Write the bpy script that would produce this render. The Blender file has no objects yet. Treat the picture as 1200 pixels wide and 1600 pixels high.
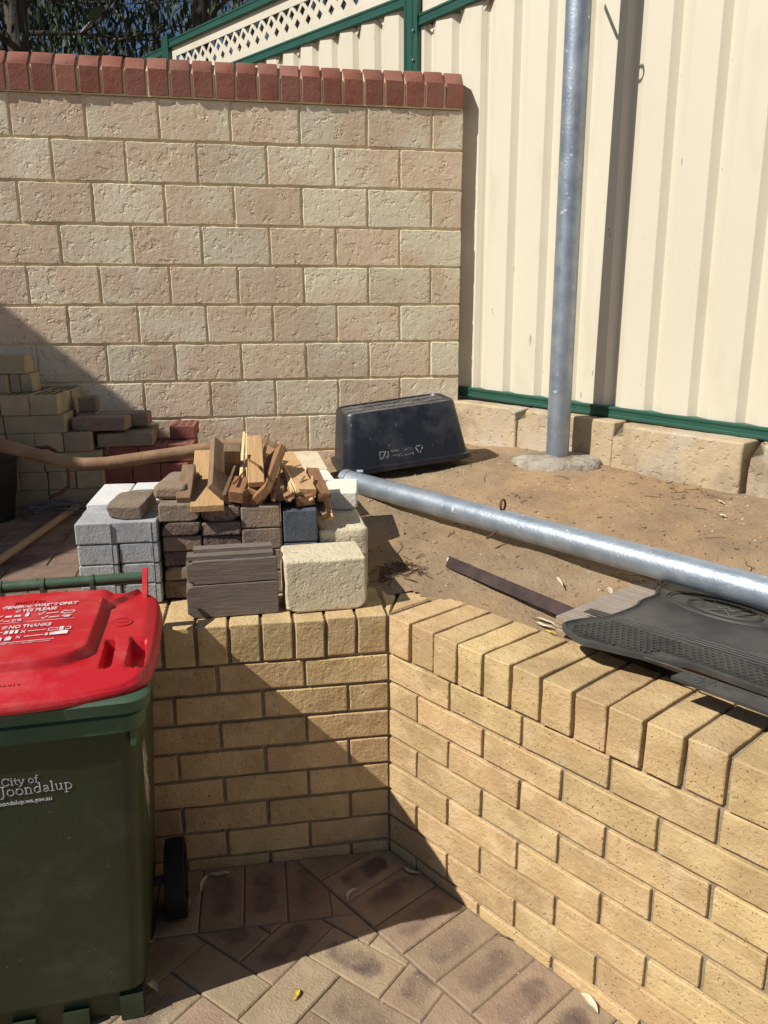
import bpy, math, random
import numpy as np
from mathutils import Vector, Matrix, noise as mnoise

random.seed(7)
sc = bpy.context.scene
COL = sc.collection
rad = math.radians

# ------------------------------------------------------------------ camera, sky, sun, exposure
PITCH, YAW, ROLL = 0.24466, 0.15918, -0.00549
CAM = Vector((-0.3304, -1.9916, 0.9136))
cy_, sy_, cp_, sp_ = math.cos(YAW), math.sin(YAW), math.cos(PITCH), math.sin(PITCH)
fw = Vector((sy_*cp_, cy_*cp_, -sp_)); rt = Vector((cy_, -sy_, 0)); up = rt.cross(fw)
rt2 = rt*math.cos(ROLL)+up*math.sin(ROLL); up2 = up*math.cos(ROLL)-rt*math.sin(ROLL)
cam = bpy.data.cameras.new('camera'); cam_o = bpy.data.objects.new('camera', cam); COL.objects.link(cam_o)
mw = Matrix((rt2, up2, -fw)).transposed().to_4x4(); mw.translation = CAM
cam_o.matrix_world = mw
cam.sensor_fit = 'HORIZONTAL'; cam.sensor_width = 36; cam.lens = 36*1210.1/1200
cam.clip_start = 0.05; cam.clip_end = 600
sc.camera = cam_o

SUN_AZ, SUN_EL = rad(18.5), rad(46)      # light travels towards +x, a little +y
ldir = Vector((math.cos(SUN_AZ)*math.cos(SUN_EL), math.sin(SUN_AZ)*math.cos(SUN_EL), -math.sin(SUN_EL)))
w = bpy.data.worlds.new('World'); sc.world = w; w.use_nodes = True
nt = w.node_tree; nt.nodes.clear()
sky = nt.nodes.new('ShaderNodeTexSky'); sky.sky_type = 'NISHITA'; sky.sun_disc = False
sky.sun_elevation = SUN_EL; sky.sun_rotation = math.atan2(-ldir.x, -ldir.y)
sky.air_density = 1.0; sky.dust_density = 0.4; sky.ozone_density = 4.0
bg = nt.nodes.new('ShaderNodeBackground'); bg.inputs[1].default_value = 0.054
ow = nt.nodes.new('ShaderNodeOutputWorld')
nt.links.new(sky.outputs[0], bg.inputs[0]); nt.links.new(bg.outputs[0], ow.inputs[0])
sun = bpy.data.lights.new('sun', 'SUN'); sun.energy = 5.0; sun.angle = rad(0.5); sun.color = (1.0, 0.95, 0.86)
sun_o = bpy.data.objects.new('sun', sun); COL.objects.link(sun_o)
sun_o.rotation_euler = ldir.to_track_quat('-Z', 'Y').to_euler(); sun_o.location = (-6, -3, 9)
sc.view_settings.view_transform = 'Standard'; sc.view_settings.look = 'None'
sc.view_settings.exposure = 0.10; sc.view_settings.gamma = 1.0; sc.view_settings.use_curve_mapping = False

# ------------------------------------------------------------------ helpers: objects
def empty(name, loc=(0, 0, 0), rz=0.0, label=None, cat=None, group=None):
    o = bpy.data.objects.new(name, None); COL.objects.link(o)
    o.location = loc; o.rotation_euler = (0, 0, rz); o.empty_display_size = 0.05
    tag(o, label, cat, group); return o
def tag(o, label=None, cat=None, group=None, kind=None):
    if label: o['label'] = label
    if cat: o['category'] = cat
    if group: o['group'] = group
    if kind: o['kind'] = kind
    return o
def put(name, me, m=None, parent=None, loc=(0, 0, 0), rot=(0, 0, 0)):
    if m is not None and not me.materials: me.materials.append(m)
    o = bpy.data.objects.new(name, me); COL.objects.link(o)
    o.location = loc; o.rotation_euler = rot
    if parent: o.parent = parent
    return o
class MB:
    def __init__(s): s.v = []; s.f = []; s.n = None
    def add(s, vs, fs):
        b = len(s.v); s.v += [tuple(p) for p in vs]; s.f += [tuple(i+b for i in f) for f in fs]
    def box(s, c, d, R=None):
        hx, hy, hz = d[0]/2, d[1]/2, d[2]/2
        vs = [Vector((x*hx, y*hy, z*hz)) for x in (-1, 1) for y in (-1, 1) for z in (-1, 1)]
        if R is not None: vs = [R @ p for p in vs]
        c = Vector(c); vs = [p+c for p in vs]
        s.add(vs, [(0, 1, 3, 2), (4, 6, 7, 5), (0, 4, 5, 1), (2, 3, 7, 6), (0, 2, 6, 4), (1, 5, 7, 3)])
    def tube(s, pts, r, n=12, cap=True, rs=None):
        pts = [Vector(p) for p in pts]; N = len(pts); rings = []; prev = None
        for i, p in enumerate(pts):
            t = (pts[min(i+1, N-1)]-pts[max(i-1, 0)]).normalized()
            if prev is None:
                a = Vector((0, 0, 1)) if abs(t.z) < .9 else Vector((1, 0, 0)); u = t.cross(a).normalized()
            else:
                u = (prev-t*prev.dot(t)).normalized()
            prev = u; v = t.cross(u); rr = rs[i] if rs else r
            rings.append([p+(u*math.cos(2*math.pi*k/n)+v*math.sin(2*math.pi*k/n))*rr for k in range(n)])
        vs = [q for R_ in rings for q in R_]; fs = []
        for i in range(N-1):
            for k in range(n):
                fs.append((i*n+k, i*n+(k+1) % n, (i+1)*n+(k+1) % n, (i+1)*n+k))
        if cap: fs.append(tuple(range(n-1, -1, -1))); fs.append(tuple((N-1)*n+k for k in range(n)))
        s.add(vs, fs)
    def prism(s, poly, z0, z1):
        n = len(poly)
        vs = [(x, y, z0) for x, y in poly]+[(x, y, z1) for x, y in poly]
        s.add(vs, [tuple(range(n-1, -1, -1)), tuple(range(n, 2*n))]+[(i, (i+1) % n, n+(i+1) % n, n+i) for i in range(n)])
    def loft(s, rings, cap0=True, cap1=True):
        n = len(rings[0]); N = len(rings); vs = [p for r in rings for p in r]; fs = []
        for i in range(N-1):
            for k in range(n): fs.append((i*n+k, i*n+(k+1) % n, (i+1)*n+(k+1) % n, (i+1)*n+k))
        if cap0: fs.append(tuple(range(n-1, -1, -1)))
        if cap1: fs.append(tuple((N-1)*n+k for k in range(n)))
        s.add(vs, fs)
    def mesh(s, name, smooth=None):
        me = bpy.data.meshes.new(name); me.from_pydata(s.v, [], s.f); me.validate(); me.update()
        if smooth is not None:
            me.polygons.foreach_set('use_smooth', [True]*len(me.polygons))
            if smooth < 180: me.set_sharp_from_angle(angle=rad(smooth))
        return me
    def build(s, name, m, parent=None, smooth=None, loc=(0, 0, 0), rot=(0, 0, 0)):
        return put(name, s.mesh(name, smooth), m, parent, loc, rot)

def rbox(name, L, D, H, b=0.004, nx=0, nz=0, wob=0.0, seed=0, ny=0, chip=0.0):
    """rounded box mesh centred at origin, analytic normals; wob shakes its outline, chip knocks some corners back"""
    rng = random.Random(seed)
    def ax(h, n):
        a = [-h, -h+b]
        for i in range(1, n+1): a.append(-h+b+(2*h-2*b)*i/(n+1))
        return a+[h-b, h]
    X, Y, Z = ax(L/2, nx), ax(D/2, ny), ax(H/2, nz)
    idx = {}; vs = []; ns = []
    off = Vector((rng.random()*50, rng.random()*50, rng.random()*50))
    chips = [(Vector((rng.choice((-1, 1))*L/2, rng.choice((-1, 1))*D/2, rng.choice((-1, 1))*H/2)), rng.uniform(.5, 1)) for _ in range(3)] if chip else []
    def vid(i, j, k):
        key = (i, j, k)
        if key in idx: return idx[key]
        p = Vector((X[i], Y[j], Z[k]))
        c = Vector((max(-L/2+b, min(L/2-b, p.x)), max(-D/2+b, min(D/2-b, p.y)), max(-H/2+b, min(H/2-b, p.z))))
        d = p-c
        n = d.normalized() if d.length > 1e-9 else Vector((0, 0, 1))
        q = c+n*b
        if wob:
            q = q+mnoise.noise_vector(q*18+off)*wob+mnoise.noise_vector(q*60+off)*wob*.5
        for cp, s_ in chips:
            dist = (q-cp).length
            if dist < chip: q = q.lerp(Vector((0, 0, 0)), .22*s_*(1-dist/chip))
        idx[key] = len(vs); vs.append(q); ns.append(n); return idx[key]
    fs = []
    I, J, K = len(X)-1, len(Y)-1, len(Z)-1
    for i in range(I):
        for k in range(K):
            fs.append((vid(i, 0, k), vid(i+1, 0, k), vid(i+1, 0, k+1), vid(i, 0, k+1)))
            fs.append((vid(i, J, k), vid(i, J, k+1), vid(i+1, J, k+1), vid(i+1, J, k)))
    for j in range(J):
        for k in range(K):
            fs.append((vid(0, j, k), vid(0, j, k+1), vid(0, j+1, k+1), vid(0, j+1, k)))
            fs.append((vid(I, j, k), vid(I, j+1, k), vid(I, j+1, k+1), vid(I, j, k+1)))
    for i in range(I):
        for j in range(J):
            fs.append((vid(i, j, 0), vid(i, j+1, 0), vid(i+1, j+1, 0), vid(i+1, j, 0)))
            fs.append((vid(i, j, K), vid(i+1, j, K), vid(i+1, j+1, K), vid(i, j+1, K)))
    me = bpy.data.meshes.new(name); me.from_pydata([tuple(v) for v in vs], [], fs)
    me.update()
    me.polygons.foreach_set('use_smooth', [True]*len(me.polygons))
    if wob < .004: me.normals_split_custom_set_from_vertices([tuple(n) for n in ns])
    return me

# ------------------------------------------------------------------ helpers: materials
def mat(name, c1, c2, scale=8, rough=.85, bumps=(), var=0.0, c3=None, c3scale=2.5, speck=None, stain=None, metal=0.0, stretch=None,
        ramp=(.35, .65), huevar=0.0, spec=.3, coat=0.0):
    m = bpy.data.materials.new(name); m.use_nodes = True
    t = m.node_tree; N = t.nodes; Lk = t.links.new
    bs = N['Principled BSDF']; bs.inputs['Roughness'].default_value = rough
    bs.inputs['Metallic'].default_value = metal
    bs.inputs['Specular IOR Level'].default_value = spec
    bs.inputs['Coat Weight'].default_value = coat
    tc = N.new('ShaderNodeTexCoord'); oi = N.new('ShaderNodeObjectInfo')
    mul = N.new('ShaderNodeVectorMath'); mul.operation = 'SCALE'; mul.inputs[0].default_value = (37.1, 51.7, 23.3)
    Lk(oi.outputs['Random'], mul.inputs['Scale'])
    ad = N.new('ShaderNodeVectorMath'); ad.operation = 'ADD'
    src = tc.outputs['Object']
    if stretch:
        st = N.new('ShaderNodeVectorMath'); st.operation = 'MULTIPLY'; st.inputs[1].default_value = stretch
        Lk(src, st.inputs[0]); src = st.outputs[0]
    Lk(src, ad.inputs[0]); Lk(mul.outputs[0], ad.inputs[1]); co = ad.outputs[0]
    def noise(sc_, det=5, rgh=.6):
        n = N.new('ShaderNodeTexNoise'); n.inputs['Scale'].default_value = sc_
        n.inputs['Detail'].default_value = det; n.inputs['Roughness'].default_value = rgh
        Lk(co, n.inputs['Vector']); return n.outputs['Fac']
    def rampn(fac, a, b, ca=(0, 0, 0, 1), cb=(1, 1, 1, 1)):
        r = N.new('ShaderNodeValToRGB'); r.color_ramp.elements[0].position = a; r.color_ramp.elements[1].position = b
        r.color_ramp.elements[0].color = ca; r.color_ramp.elements[1].color = cb
        Lk(fac, r.inputs[0]); return r.outputs[0]
    def mix(f, a, b, blend='MIX'):
        x = N.new('ShaderNodeMix'); x.data_type = 'RGBA'; x.blend_type = blend
        if isinstance(f, (int, float)): x.inputs[0].default_value = f
        else: Lk(f, x.inputs[0])
        for sck, v in ((x.inputs[6], a), (x.inputs[7], b)):
            if isinstance(v, tuple): sck.default_value = (*v[:3], 1)
            else: Lk(v, sck)
        return x.outputs[2]
    col = rampn(noise(scale), ramp[0], ramp[1], (*c1, 1), (*c2, 1))
    if c3: 
        n3 = N.new('ShaderNodeTexNoise'); n3.inputs['Scale'].default_value = c3scale; n3.inputs['Detail'].default_value = 3
        Lk(co, n3.inputs['Vector']); col = mix(rampn(n3.outputs['Fac'], .46, .6), col, c3)
    if stain:   # (colour, scale, lo, hi)
        col = mix(rampn(noise(stain[1], 6, .65), stain[2], stain[3]), col, stain[0])
    if speck:   # (colour, scale, threshold, softness)
        v = noise(speck[1], 2, .5); col = mix(rampn(v, speck[2], speck[2]+speck[3]), col, speck[0])
    if var or huevar:
        h = N.new('ShaderNodeHueSaturation')
        mr = N.new('ShaderNodeMapRange'); mr.inputs['To Min'].default_value = 1-var; mr.inputs['To Max'].default_value = 1+var
        Lk(oi.outputs['Random'], mr.inputs['Value']); Lk(mr.outputs[0], h.inputs['Value'])
        if huevar:
            m7 = N.new('ShaderNodeMath'); m7.operation = 'MULTIPLY'; m7.inputs[1].default_value = 7.31; Lk(oi.outputs['Random'], m7.inputs[0])
            fr = N.new('ShaderNodeMath'); fr.operation = 'FRACT'; Lk(m7.outputs[0], fr.inputs[0])
            mh = N.new('ShaderNodeMapRange'); mh.inputs['To Min'].default_value = .5-huevar; mh.inputs['To Max'].default_value = .5+huevar
            Lk(fr.outputs[0], mh.inputs['Value']); Lk(mh.outputs[0], h.inputs['Hue'])
        Lk(col, h.inputs['Color']); col = h.outputs[0]
    Lk(col, bs.inputs['Base Color'])
    last = None
    for (bscale, dist, *kind) in bumps:
        if kind and kind[0] == 'vor':
            v = N.new('ShaderNodeTexVoronoi'); v.inputs['Scale'].default_value = bscale; Lk(co, v.inputs['Vector']); hgt = v.outputs['Distance']
        elif kind and kind[0] == 'pit':
            hgt = rampn(noise(bscale, 2, .5), .30, .42)
        elif kind and kind[0] == 'gouge': hgt = rampn(noise(bscale, 3, .55), .345, .395)
        else: hgt = noise(bscale, 6, .62)
        b = N.new('ShaderNodeBump'); b.inputs['Strength'].default_value = 1.0; b.inputs['Distance'].default_value = dist
        Lk(hgt, b.inputs['Height'])
        if last: Lk(last, b.inputs['Normal'])
        last = b.outputs[0]
    if last: Lk(last, bs.inputs['Normal'])
    m['_'] = 1
    return m

M = {}
M['block'] = mat('rockface_block', (.66, .50, .36), (.72, .58, .43), 7, .92, ((14, .0030), (42, .0034), (160, .0014), (21, .0030, 'gouge'), (34, .0022, 'gouge')), 0.09, (.76, .69, .52), 2.4,
                 speck=((.30, .23, .17), 150, .73, .03))
M['mortar_cream'] = mat('cream_mortar', (.70, .60, .37), (.78, .68, .45), 20, .95, ((60, .004), (200, .002)))
M['redcap'] = mat('red_clay_brick', (.21, .073, .047), (.27, .102, .068), 12, .8, ((45, .003), (160, .002)), .14, (.25, .11, .08), 5, speck=((.12, .05, .04), 70, .70, .05))
M['ybrick'] = mat('yellow_clay_brick', (.53, .365, .178), (.635, .462, .245), 9, .85, ((8, .006), (26, .0048), (90, .0026), (28, .0008, 'gouge'), (300, .0007)), .10, (.48, .335, .17), 7,
                  speck=((.15, .095, .05), 190, .655, .04), huevar=.006, stain=((.66, .51, .30), 12, .52, .78))
M['mortar_dark'] = mat('raked_mortar', (.27, .22, .15), (.37, .305, .21), 30, .95, ((80, .005), (220, .002)))
M['paver'] = mat('clay_paver', (.31, .225, .15), (.385, .285, .20), 10, .9, ((40, .004), (160, .002), (300, .001)), .13, None,
                 speck=((.48, .42, .36), 110, .73, .02), stain=((.27, .195, .135), 4.5, .45, .75), huevar=.012)
M['joint'] = mat('paving_joint_grit', (.19, .145, .10), (.30, .235, .17), 40, .98, ((90, .004),))
M['dpaver'] = mat('terrace_paver', (.20, .13, .095), (.27, .18, .13), 10, .9, ((40, .004), (160, .002)), .15, None, stain=((.12, .07, .06), 6, .45, .7))
M['soil'] = mat('sandy_soil', (.31, .22, .135), (.41, .30, .19), 5, .97, ((9, .010), (40, .008), (140, .005), (330, .003)), 0, (.42, .28, .155), 2.2,
                speck=((.10, .065, .045), 75, .66, .05), stain=((.25, .175, .115), 3.5, .47, .75))
M['cream'] = mat('cream_steel', (.66, .61, .49), (.71, .66, .535), 1.2, .45, ((3, .0015),), 0, spec=.4, stain=((.57, .51, .39), 5, .55, .85), speck=((.42, .36, .27), 38, .745, .02), stretch=(1, 1, .35))
M['green'] = mat('green_steel', (.015, .072, .052), (.020, .088, .062), 4, .40, (), 0, spec=.5, stain=((.10, .14, .11), 14, .6, .85))
M['lime'] = mat('limestone', (.43, .33, .205), (.52, .415, .275), 7, .95, ((10, .006), (45, .0035), (140, .0016), (35, .003, 'pit')), .07, (.50, .43, .34), 3,
                stain=((.27, .215, .15), 5, .5, .72))
M['recon'] = mat('cream_reconstituted_block', (.62, .53, .37), (.72, .63, .46), 9, .95, ((26, .004), (90, .0035), (240, .0016), (55, .002, 'pit')), .04, None, speck=((.36, .29, .17), 60, .70, .05))
M['whiteblk'] = mat('whitewashed_block', (.74, .70, .60), (.80, .77, .68), 9, .9, ((40, .004), (150, .002)))
M['grey'] = mat('grey_concrete_paver', (.33, .345, .36), (.42, .43, .44), 10, .9, ((60, .003), (200, .002)), .06, None, speck=((.20, .21, .22), 120, .70, .04),
                stain=((.47, .47, .47), 9, .52, .7))
M['sunlitgrey'] = mat('sunlit_concrete_paver', (.62, .62, .61), (.70, .70, .69), 10, .9, ((60, .003), (200, .002)), .04)  # paler copy of the grey paver: sunlight on the tops put into its colour
M['brown'] = mat('brown_concrete_paver', (.22, .165, .125), (.31, .24, .18), 12, .92, ((50, .005), (160, .003)), .12, None, speck=((.12, .09, .07), 110, .68, .05), stain=((.30, .19, .12), 6, .5, .8), huevar=.015)
M['brownrough'] = mat('coarse_brown_paver', (.17, .12, .10), (.27, .20, .165), 30, .95, ((70, .009), (180, .004)), .10, None, speck=((.07, .05, .045), 110, .6, .06))
M['blue'] = mat('blue_grey_paver', (.078, .088, .112), (.105, .118, .145), 12, .85, ((50, .004), (170, .002)), .05)
M['sleeper'] = mat('weathered_hardwood', (.155, .122, .10), (.245, .20, .168), 22, .92, ((30, .0025), (90, .0015)), .08, None, stretch=(.5, 9, 9), stain=((.19, .152, .128), 5, .4, 1.0))
def wood(name, a, b, va=.12):
    return mat(name, a, b, 10, .75, ((14, .003), (60, .0015)), va, None, stretch=(.7, 7, 7), ramp=(.3, .7), stain=((a[0]*.55, a[1]*.5, a[2]*.45), 5, .6, .8))
M['pine'] = wood('pine_offcut', (.50, .30, .135), (.62, .41, .21))
M['pinepale'] = wood('pale_split_pine', (.66, .46, .22), (.76, .58, .32))
M['jarrah'] = wood('red_brown_hardwood', (.24, .115, .055), (.36, .19, .095))
M['oldwood'] = wood('weathered_brown_wood', (.20, .125, .075), (.31, .21, .13))
M['ply'] = mat('weathered_plywood', (.30, .245, .20), (.44, .37, .31), 12, .9, ((20, .003), (80, .002)), 0, None, stretch=(1, 9, 9))
M['plyedge'] = mat('plywood_edge', (.28, .16, .085), (.45, .30, .18), 14, .9, ((60, .003),), .25, None, stretch=(1, 1, 1))
M['galv'] = mat('galvanised_steel', (.30, .355, .425), (.43, .485, .55), 16, .44, ((30, .0012), (120, .0008)), 0, None, metal=.65, spec=.5, stain=((.22, .26, .32), 5, .5, .75), speck=((.78, .80, .82), 38, .70, .03))
M['rust'] = mat('rusty_steel', (.12, .05, .03), (.20, .09, .05), 25, .9, ((60, .004),), .1, (.10, .06, .05), 8)
M['picket'] = mat('rusted_dark_steel', (.035, .022, .022), (.065, .040, .038), 18, .75, ((50, .003),), 0, None)
M['rustpipe'] = mat('tan_rusted_pipe', (.27, .175, .095), (.36, .245, .14), 9, .75, ((30, .003), (110, .002)), 0, (.24, .135, .075), 5, spec=.4)
M['stick'] = wood('dowel_wood', (.30, .21, .125), (.38, .27, .165))
M['tub'] = mat('dark_navy_plastic', (.011, .0125, .019), (.017, .019, .027), 5, .38, ((6, .003),), 0, None, spec=.45, stain=((.085, .085, .088), 6, .52, .85), speck=((.20, .19, .17), 70, .72, .03))
M['tubbase'] = mat('grey_tub_base', (.10, .098, .095), (.16, .155, .145), 10, .6, ((40, .002),), 0, None, stain=((.04, .04, .045), 8, .5, .7))  # base is a lighter grey than the tub shell
M['black'] = mat('black_plastic', (.010, .010, .010), (.018, .018, .018), 8, .5, ((60, .001),))
M['rubber'] = mat('black_rubber', (.034, .034, .033), (.050, .048, .045), 10, .50, ((160, .0008),), 0, None, stain=((.095, .088, .078), 5, .45, .8), spec=.45)
M['wheel'] = mat('tyre_rubber', (.008, .008, .009), (.014, .014, .015), 10, .7, ((120, .001),))
M['bin'] = mat('green_bin_plastic', (.020, .034, .013), (.027, .043, .018), 3, .42, ((5, .003), (90, .0006)), 0, None, spec=.45, stain=((.065, .08, .05), 7, .52, .8), speck=((.12, .13, .10), 60, .745, .02))
M['binrim'] = mat('lit_scuffed_green_plastic', (.040, .085, .048), (.055, .105, .062), 8, .5, ((30, .0015),), 0, None, spec=.4, stain=((.13, .17, .13), 14, .56, .8))  # lighter than the body: sky light on the rim put into the colour, plus scuffs
M['red'] = mat('red_lid_plastic', (.47, .012, .020), (.53, .018, .027), 4, .40, ((6, .0015), (120, .0004)), 0, None, spec=.45, stain=((.58, .105, .10), 7, .48, .85))
M['print'] = mat('white_print', (.60, .40, .41), (.78, .72, .72), 40, .6, stain=((.52, .12, .13), 35, .56, .66))
M['silver'] = mat('silver_print', (.55, .56, .60), (.62, .63, .66), 30, .6)
M['tubprint'] = mat('faded_print', (.05, .055, .065), (.34, .35, .37), 45, .6, ramp=(.42, .58))
M['leaf'] = mat('eucalypt_leaf', (.035, .055, .016), (.075, .105, .03), 3, .6, (), .25, (.10, .12, .035), 1.2)
M['darkleaf'] = mat('dark_foliage', (.010, .021, .007), (.036, .055, .016), 2, .6, (), .2)
M['bark'] = mat('bark', (.055, .045, .038), (.12, .10, .085), 5, .95, ((12, .03), (40, .01)), 0, None, stretch=(3, 3, .6))
M['deadwood'] = mat('grey_dead_twig', (.26, .23, .20), (.38, .34, .30), 6, .9)
M['dry'] = mat('dry_leaf', (.50, .43, .30), (.62, .56, .42), 40, .7, ((80, .002),), .15, None)
M['yleaf'] = mat('yellow_leaf', (.55, .40, .04), (.62, .47, .08), 40, .6)
M['twig'] = mat('brown_twig', (.085, .05, .03), (.16, .10, .065), 40, .95)
M['pebble'] = mat('pale_grit', (.52, .46, .38), (.70, .66, .60), 60, .9)
M['concrete'] = mat('rough_concrete', (.36, .32, .26), (.50, .46, .39), 14, .95, ((30, .012), (110, .006)), 0, None, stain=((.22, .16, .105), 9, .48, .64))
M['wire'] = mat('grey_wire', (.10, .10, .10), (.20, .20, .20), 30, .6, metal=.3)
M['caster_wall'] = mat('caster_render', (.50, .46, .40), (.55, .51, .45), 4, .9, ((30, .004),))
M['roof'] = mat('caster_roof', (.24, .18, .15), (.28, .21, .18), 4, .6)
M['yellowold'] = mat('old_cream_brick', (.36, .285, .18), (.45, .365, .245), 10, .9, ((40, .004), (140, .002)), .09, None, stain=((.27, .225, .16), 6, .5, .75), huevar=.01)
M['hole_shade'] = mat('brick_core_shadow', (.10, .07, .045), (.15, .11, .07), 20, .95)
M['redold'] = mat('old_red_brick', (.22, .075, .06), (.29, .11, .085), 12, .9, ((40, .005),), .08)

# =================================================================== SETTING
FLOOR = -0.635
PHI = 1.0077
DB = Vector((math.cos(PHI), -math.sin(PHI), 0))      # along wall B, towards the viewer
BB = Vector((math.sin(PHI), math.cos(PHI), 0))       # from wall B's face into the raised bed
def clip(poly, n, c):
    """keep the side n.p <= c"""
    out = []
    for i in range(len(poly)):
        a, b = poly[i], poly[(i+1) % len(poly)]
        da, db = n[0]*a[0]+n[1]*a[1]-c, n[0]*b[0]+n[1]*b[1]-c
        if da <= 0: out.append(a)
        if (da <= 0) != (db <= 0):
            t = da/(da-db); out.append((a[0]+(b[0]-a[0])*t, a[1]+(b[1]-a[1])*t))
    return out
def inset(poly, g):
    n = len(poly); out = []
    A = sum(poly[i][0]*poly[(i+1) % n][1]-poly[(i+1) % n][0]*poly[i][1] for i in range(n))/2
    if abs(A) < 6e-4: return None, 0
    if A < 0: poly = poly[::-1]
    for i in range(n):
        p0, p1, p2 = Vector(poly[i-1]), Vector(poly[i]), Vector(poly[(i+1) % n])
        e1 = (p1-p0); e2 = (p2-p1)
        if e1.length < 1e-6 or e2.length < 1e-6: continue
        e1.normalize(); e2.normalize()
        n1 = Vector((-e1.y, e1.x)); n2 = Vector((-e2.y, e2.x))
        bis = n1+n2
        if bis.length < 1e-6: continue
        k = g/max(.35, bis.normalized().dot(n1)); out.append(tuple(p1+bis.normalized()*k))
    return out, abs(A)
# ground far and near
mb = MB(); mb.prism([(-200, -200), (200, -200), (200, 300), (-200, 300)], FLOOR-.4, FLOOR-.3)
tag(mb.build('ground', M['soil']), kind='structure')
mb = MB(); mb.prism([(-60, 2.4), (60, 2.4), (60, 120), (-60, 120)], FLOOR-.2, .2)
tag(mb.build('neighbouring_ground', M['soil']), kind='structure')

pav = empty('paving'); tag(pav, kind='structure')
mb = MB(); mb.prism([(-6, -6), (4, -6), (4, .05), (-6, .05)], FLOOR-.2, FLOOR-.005)
mb.build('joint_sand', M['joint'], pav)
# darker burnt centre of a clay paver: procedural rounded-rectangle scorch on the paver's own coordinates
def scorch_material():
    m = M['paver'].copy(); m.name = 'scorched_clay_paver'; t = m.node_tree; N = t.nodes; Lk = t.links.new
    bs = N['Principled BSDF']; src = bs.inputs['Base Color'].links[0].from_socket
    tc = N.new('ShaderNodeTexCoord'); sp = N.new('ShaderNodeSeparateXYZ'); 
    nz = N.new('ShaderNodeTexNoise'); nz.inputs['Scale'].default_value = 38; Lk(tc.outputs['Object'], nz.inputs['Vector'])
    Lk(tc.outputs['Object'], sp.inputs[0])
    def mth(op, a, b=None):
        x = N.new('ShaderNodeMath'); x.operation = op
        for i, v in enumerate((a, b)):
            if v is None: continue
            if isinstance(v, (int, float)): x.inputs[i].default_value = v
            else: Lk(v, x.inputs[i])
        return x.outputs[0]
    ax = mth('MAXIMUM', mth('SUBTRACT', mth('ABSOLUTE', sp.outputs[0]), .048), 0.0); ay = mth('ABSOLUTE', sp.outputs[1])
    d = mth('SQRT', mth('ADD', mth('MULTIPLY', ax, ax), mth('MULTIPLY', ay, ay)))
    d = mth('ADD', d, mth('MULTIPLY', mth('SUBTRACT', nz.outputs['Fac'], .5), .030))
    r = N.new('ShaderNodeMapRange'); r.interpolation_type = 'SMOOTHSTEP'
    r.inputs['From Min'].default_value = .020; r.inputs['From Max'].default_value = .042; r.inputs['To Min'].default_value = 1.0; r.inputs['To Max'].default_value = 0
    Lk(d, r.inputs['Value'])
    oi = N.new('ShaderNodeObjectInfo'); rnd = mth('ADD', mth('MULTIPLY', oi.outputs['Random'], .55), .5)
    n5 = N.new('ShaderNodeTexNoise'); n5.inputs['Scale'].default_value = 14; n5.inputs['Detail'].default_value = 6
    off = N.new('ShaderNodeVectorMath'); off.operation = 'ADD'; Lk(tc.outputs['Object'], off.inputs[0]); Lk(oi.outputs['Random'], off.inputs[1]); Lk(off.outputs[0], n5.inputs['Vector'])
    wear = N.new('ShaderNodeMapRange'); wear.inputs['From Min'].default_value = .38; wear.inputs['From Max'].default_value = .58; wear.inputs['To Min'].default_value = .35; Lk(n5.outputs['Fac'], wear.inputs['Value'])
    x = N.new('ShaderNodeMix'); x.data_type = 'RGBA'; Lk(mth('MULTIPLY', mth('MULTIPLY', r.outputs[0], rnd), wear.outputs[0]), x.inputs[0]); Lk(src, x.inputs[6]); x.inputs[7].default_value = (.140, .096, .080, 1)
    # pale grit stays visible on the scorch
    n2 = N.new('ShaderNodeTexNoise'); n2.inputs['Scale'].default_value = 170; Lk(tc.outputs['Object'], n2.inputs['Vector'])
    r2 = N.new('ShaderNodeMapRange'); r2.inputs['From Min'].default_value = .68; r2.inputs['From Max'].default_value = .72; Lk(n2.outputs['Fac'], r2.inputs['Value'])
    x2 = N.new('ShaderNodeMix'); x2.data_type = 'RGBA'; Lk(r2.outputs[0], x2.inputs[0]); Lk(x.outputs[2], x2.inputs[6]); x2.inputs[7].default_value = (.42, .36, .30, 1)
    Lk(x2.outputs[2], bs.inputs['Base Color']); return m
M['scorch'] = scorch_material()
def paver_poly(poly, centre, ang, m, parent, ztop, th=.06, name='paver', gap=.0015):
    ins, A = inset(poly, gap)
    if not ins or len(ins) < 3: return None
    ca, sa = math.cos(-ang), math.sin(-ang)
    loc = [((x-centre[0])*ca-(y-centre[1])*sa, (x-centre[0])*sa+(y-centre[1])*ca) for x, y in ins]
    top, _ = inset(loc, .0035)
    if not top or len(top) != len(loc): top = loc
    n = len(loc); b = MB()
    rings = [[(x, y, -th) for x, y in loc], [(x, y, -.003) for x, y in loc], [(x, y, 0) for x, y in top]]
    b.loft(rings)
    dz = random.uniform(-.0018, .0018)
    o = b.build(name, m, parent, 30, (centre[0], centre[1], ztop+dz), (random.uniform(-.006, .006), random.uniform(-.006, .006), ang))
    return o
bn = (BB.x, BB.y)
# soldier course along wall A
pitch = .1165
for k in range(-2, 17):
    x1 = -.197-.1165*(k-1)+.1165; x0 = x1-pitch
    poly = [(x0, -.243), (x1, -.243), (x1, -.002), (x0, -.002)]
    poly = clip(poly, bn, -.2405)
    if len(poly) >= 3:
        paver_poly(poly, ((x0+x1)/2, -.12), rad(90), M['scorch'] if random.random() < .85 else M['paver'], pav, FLOOR)
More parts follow.
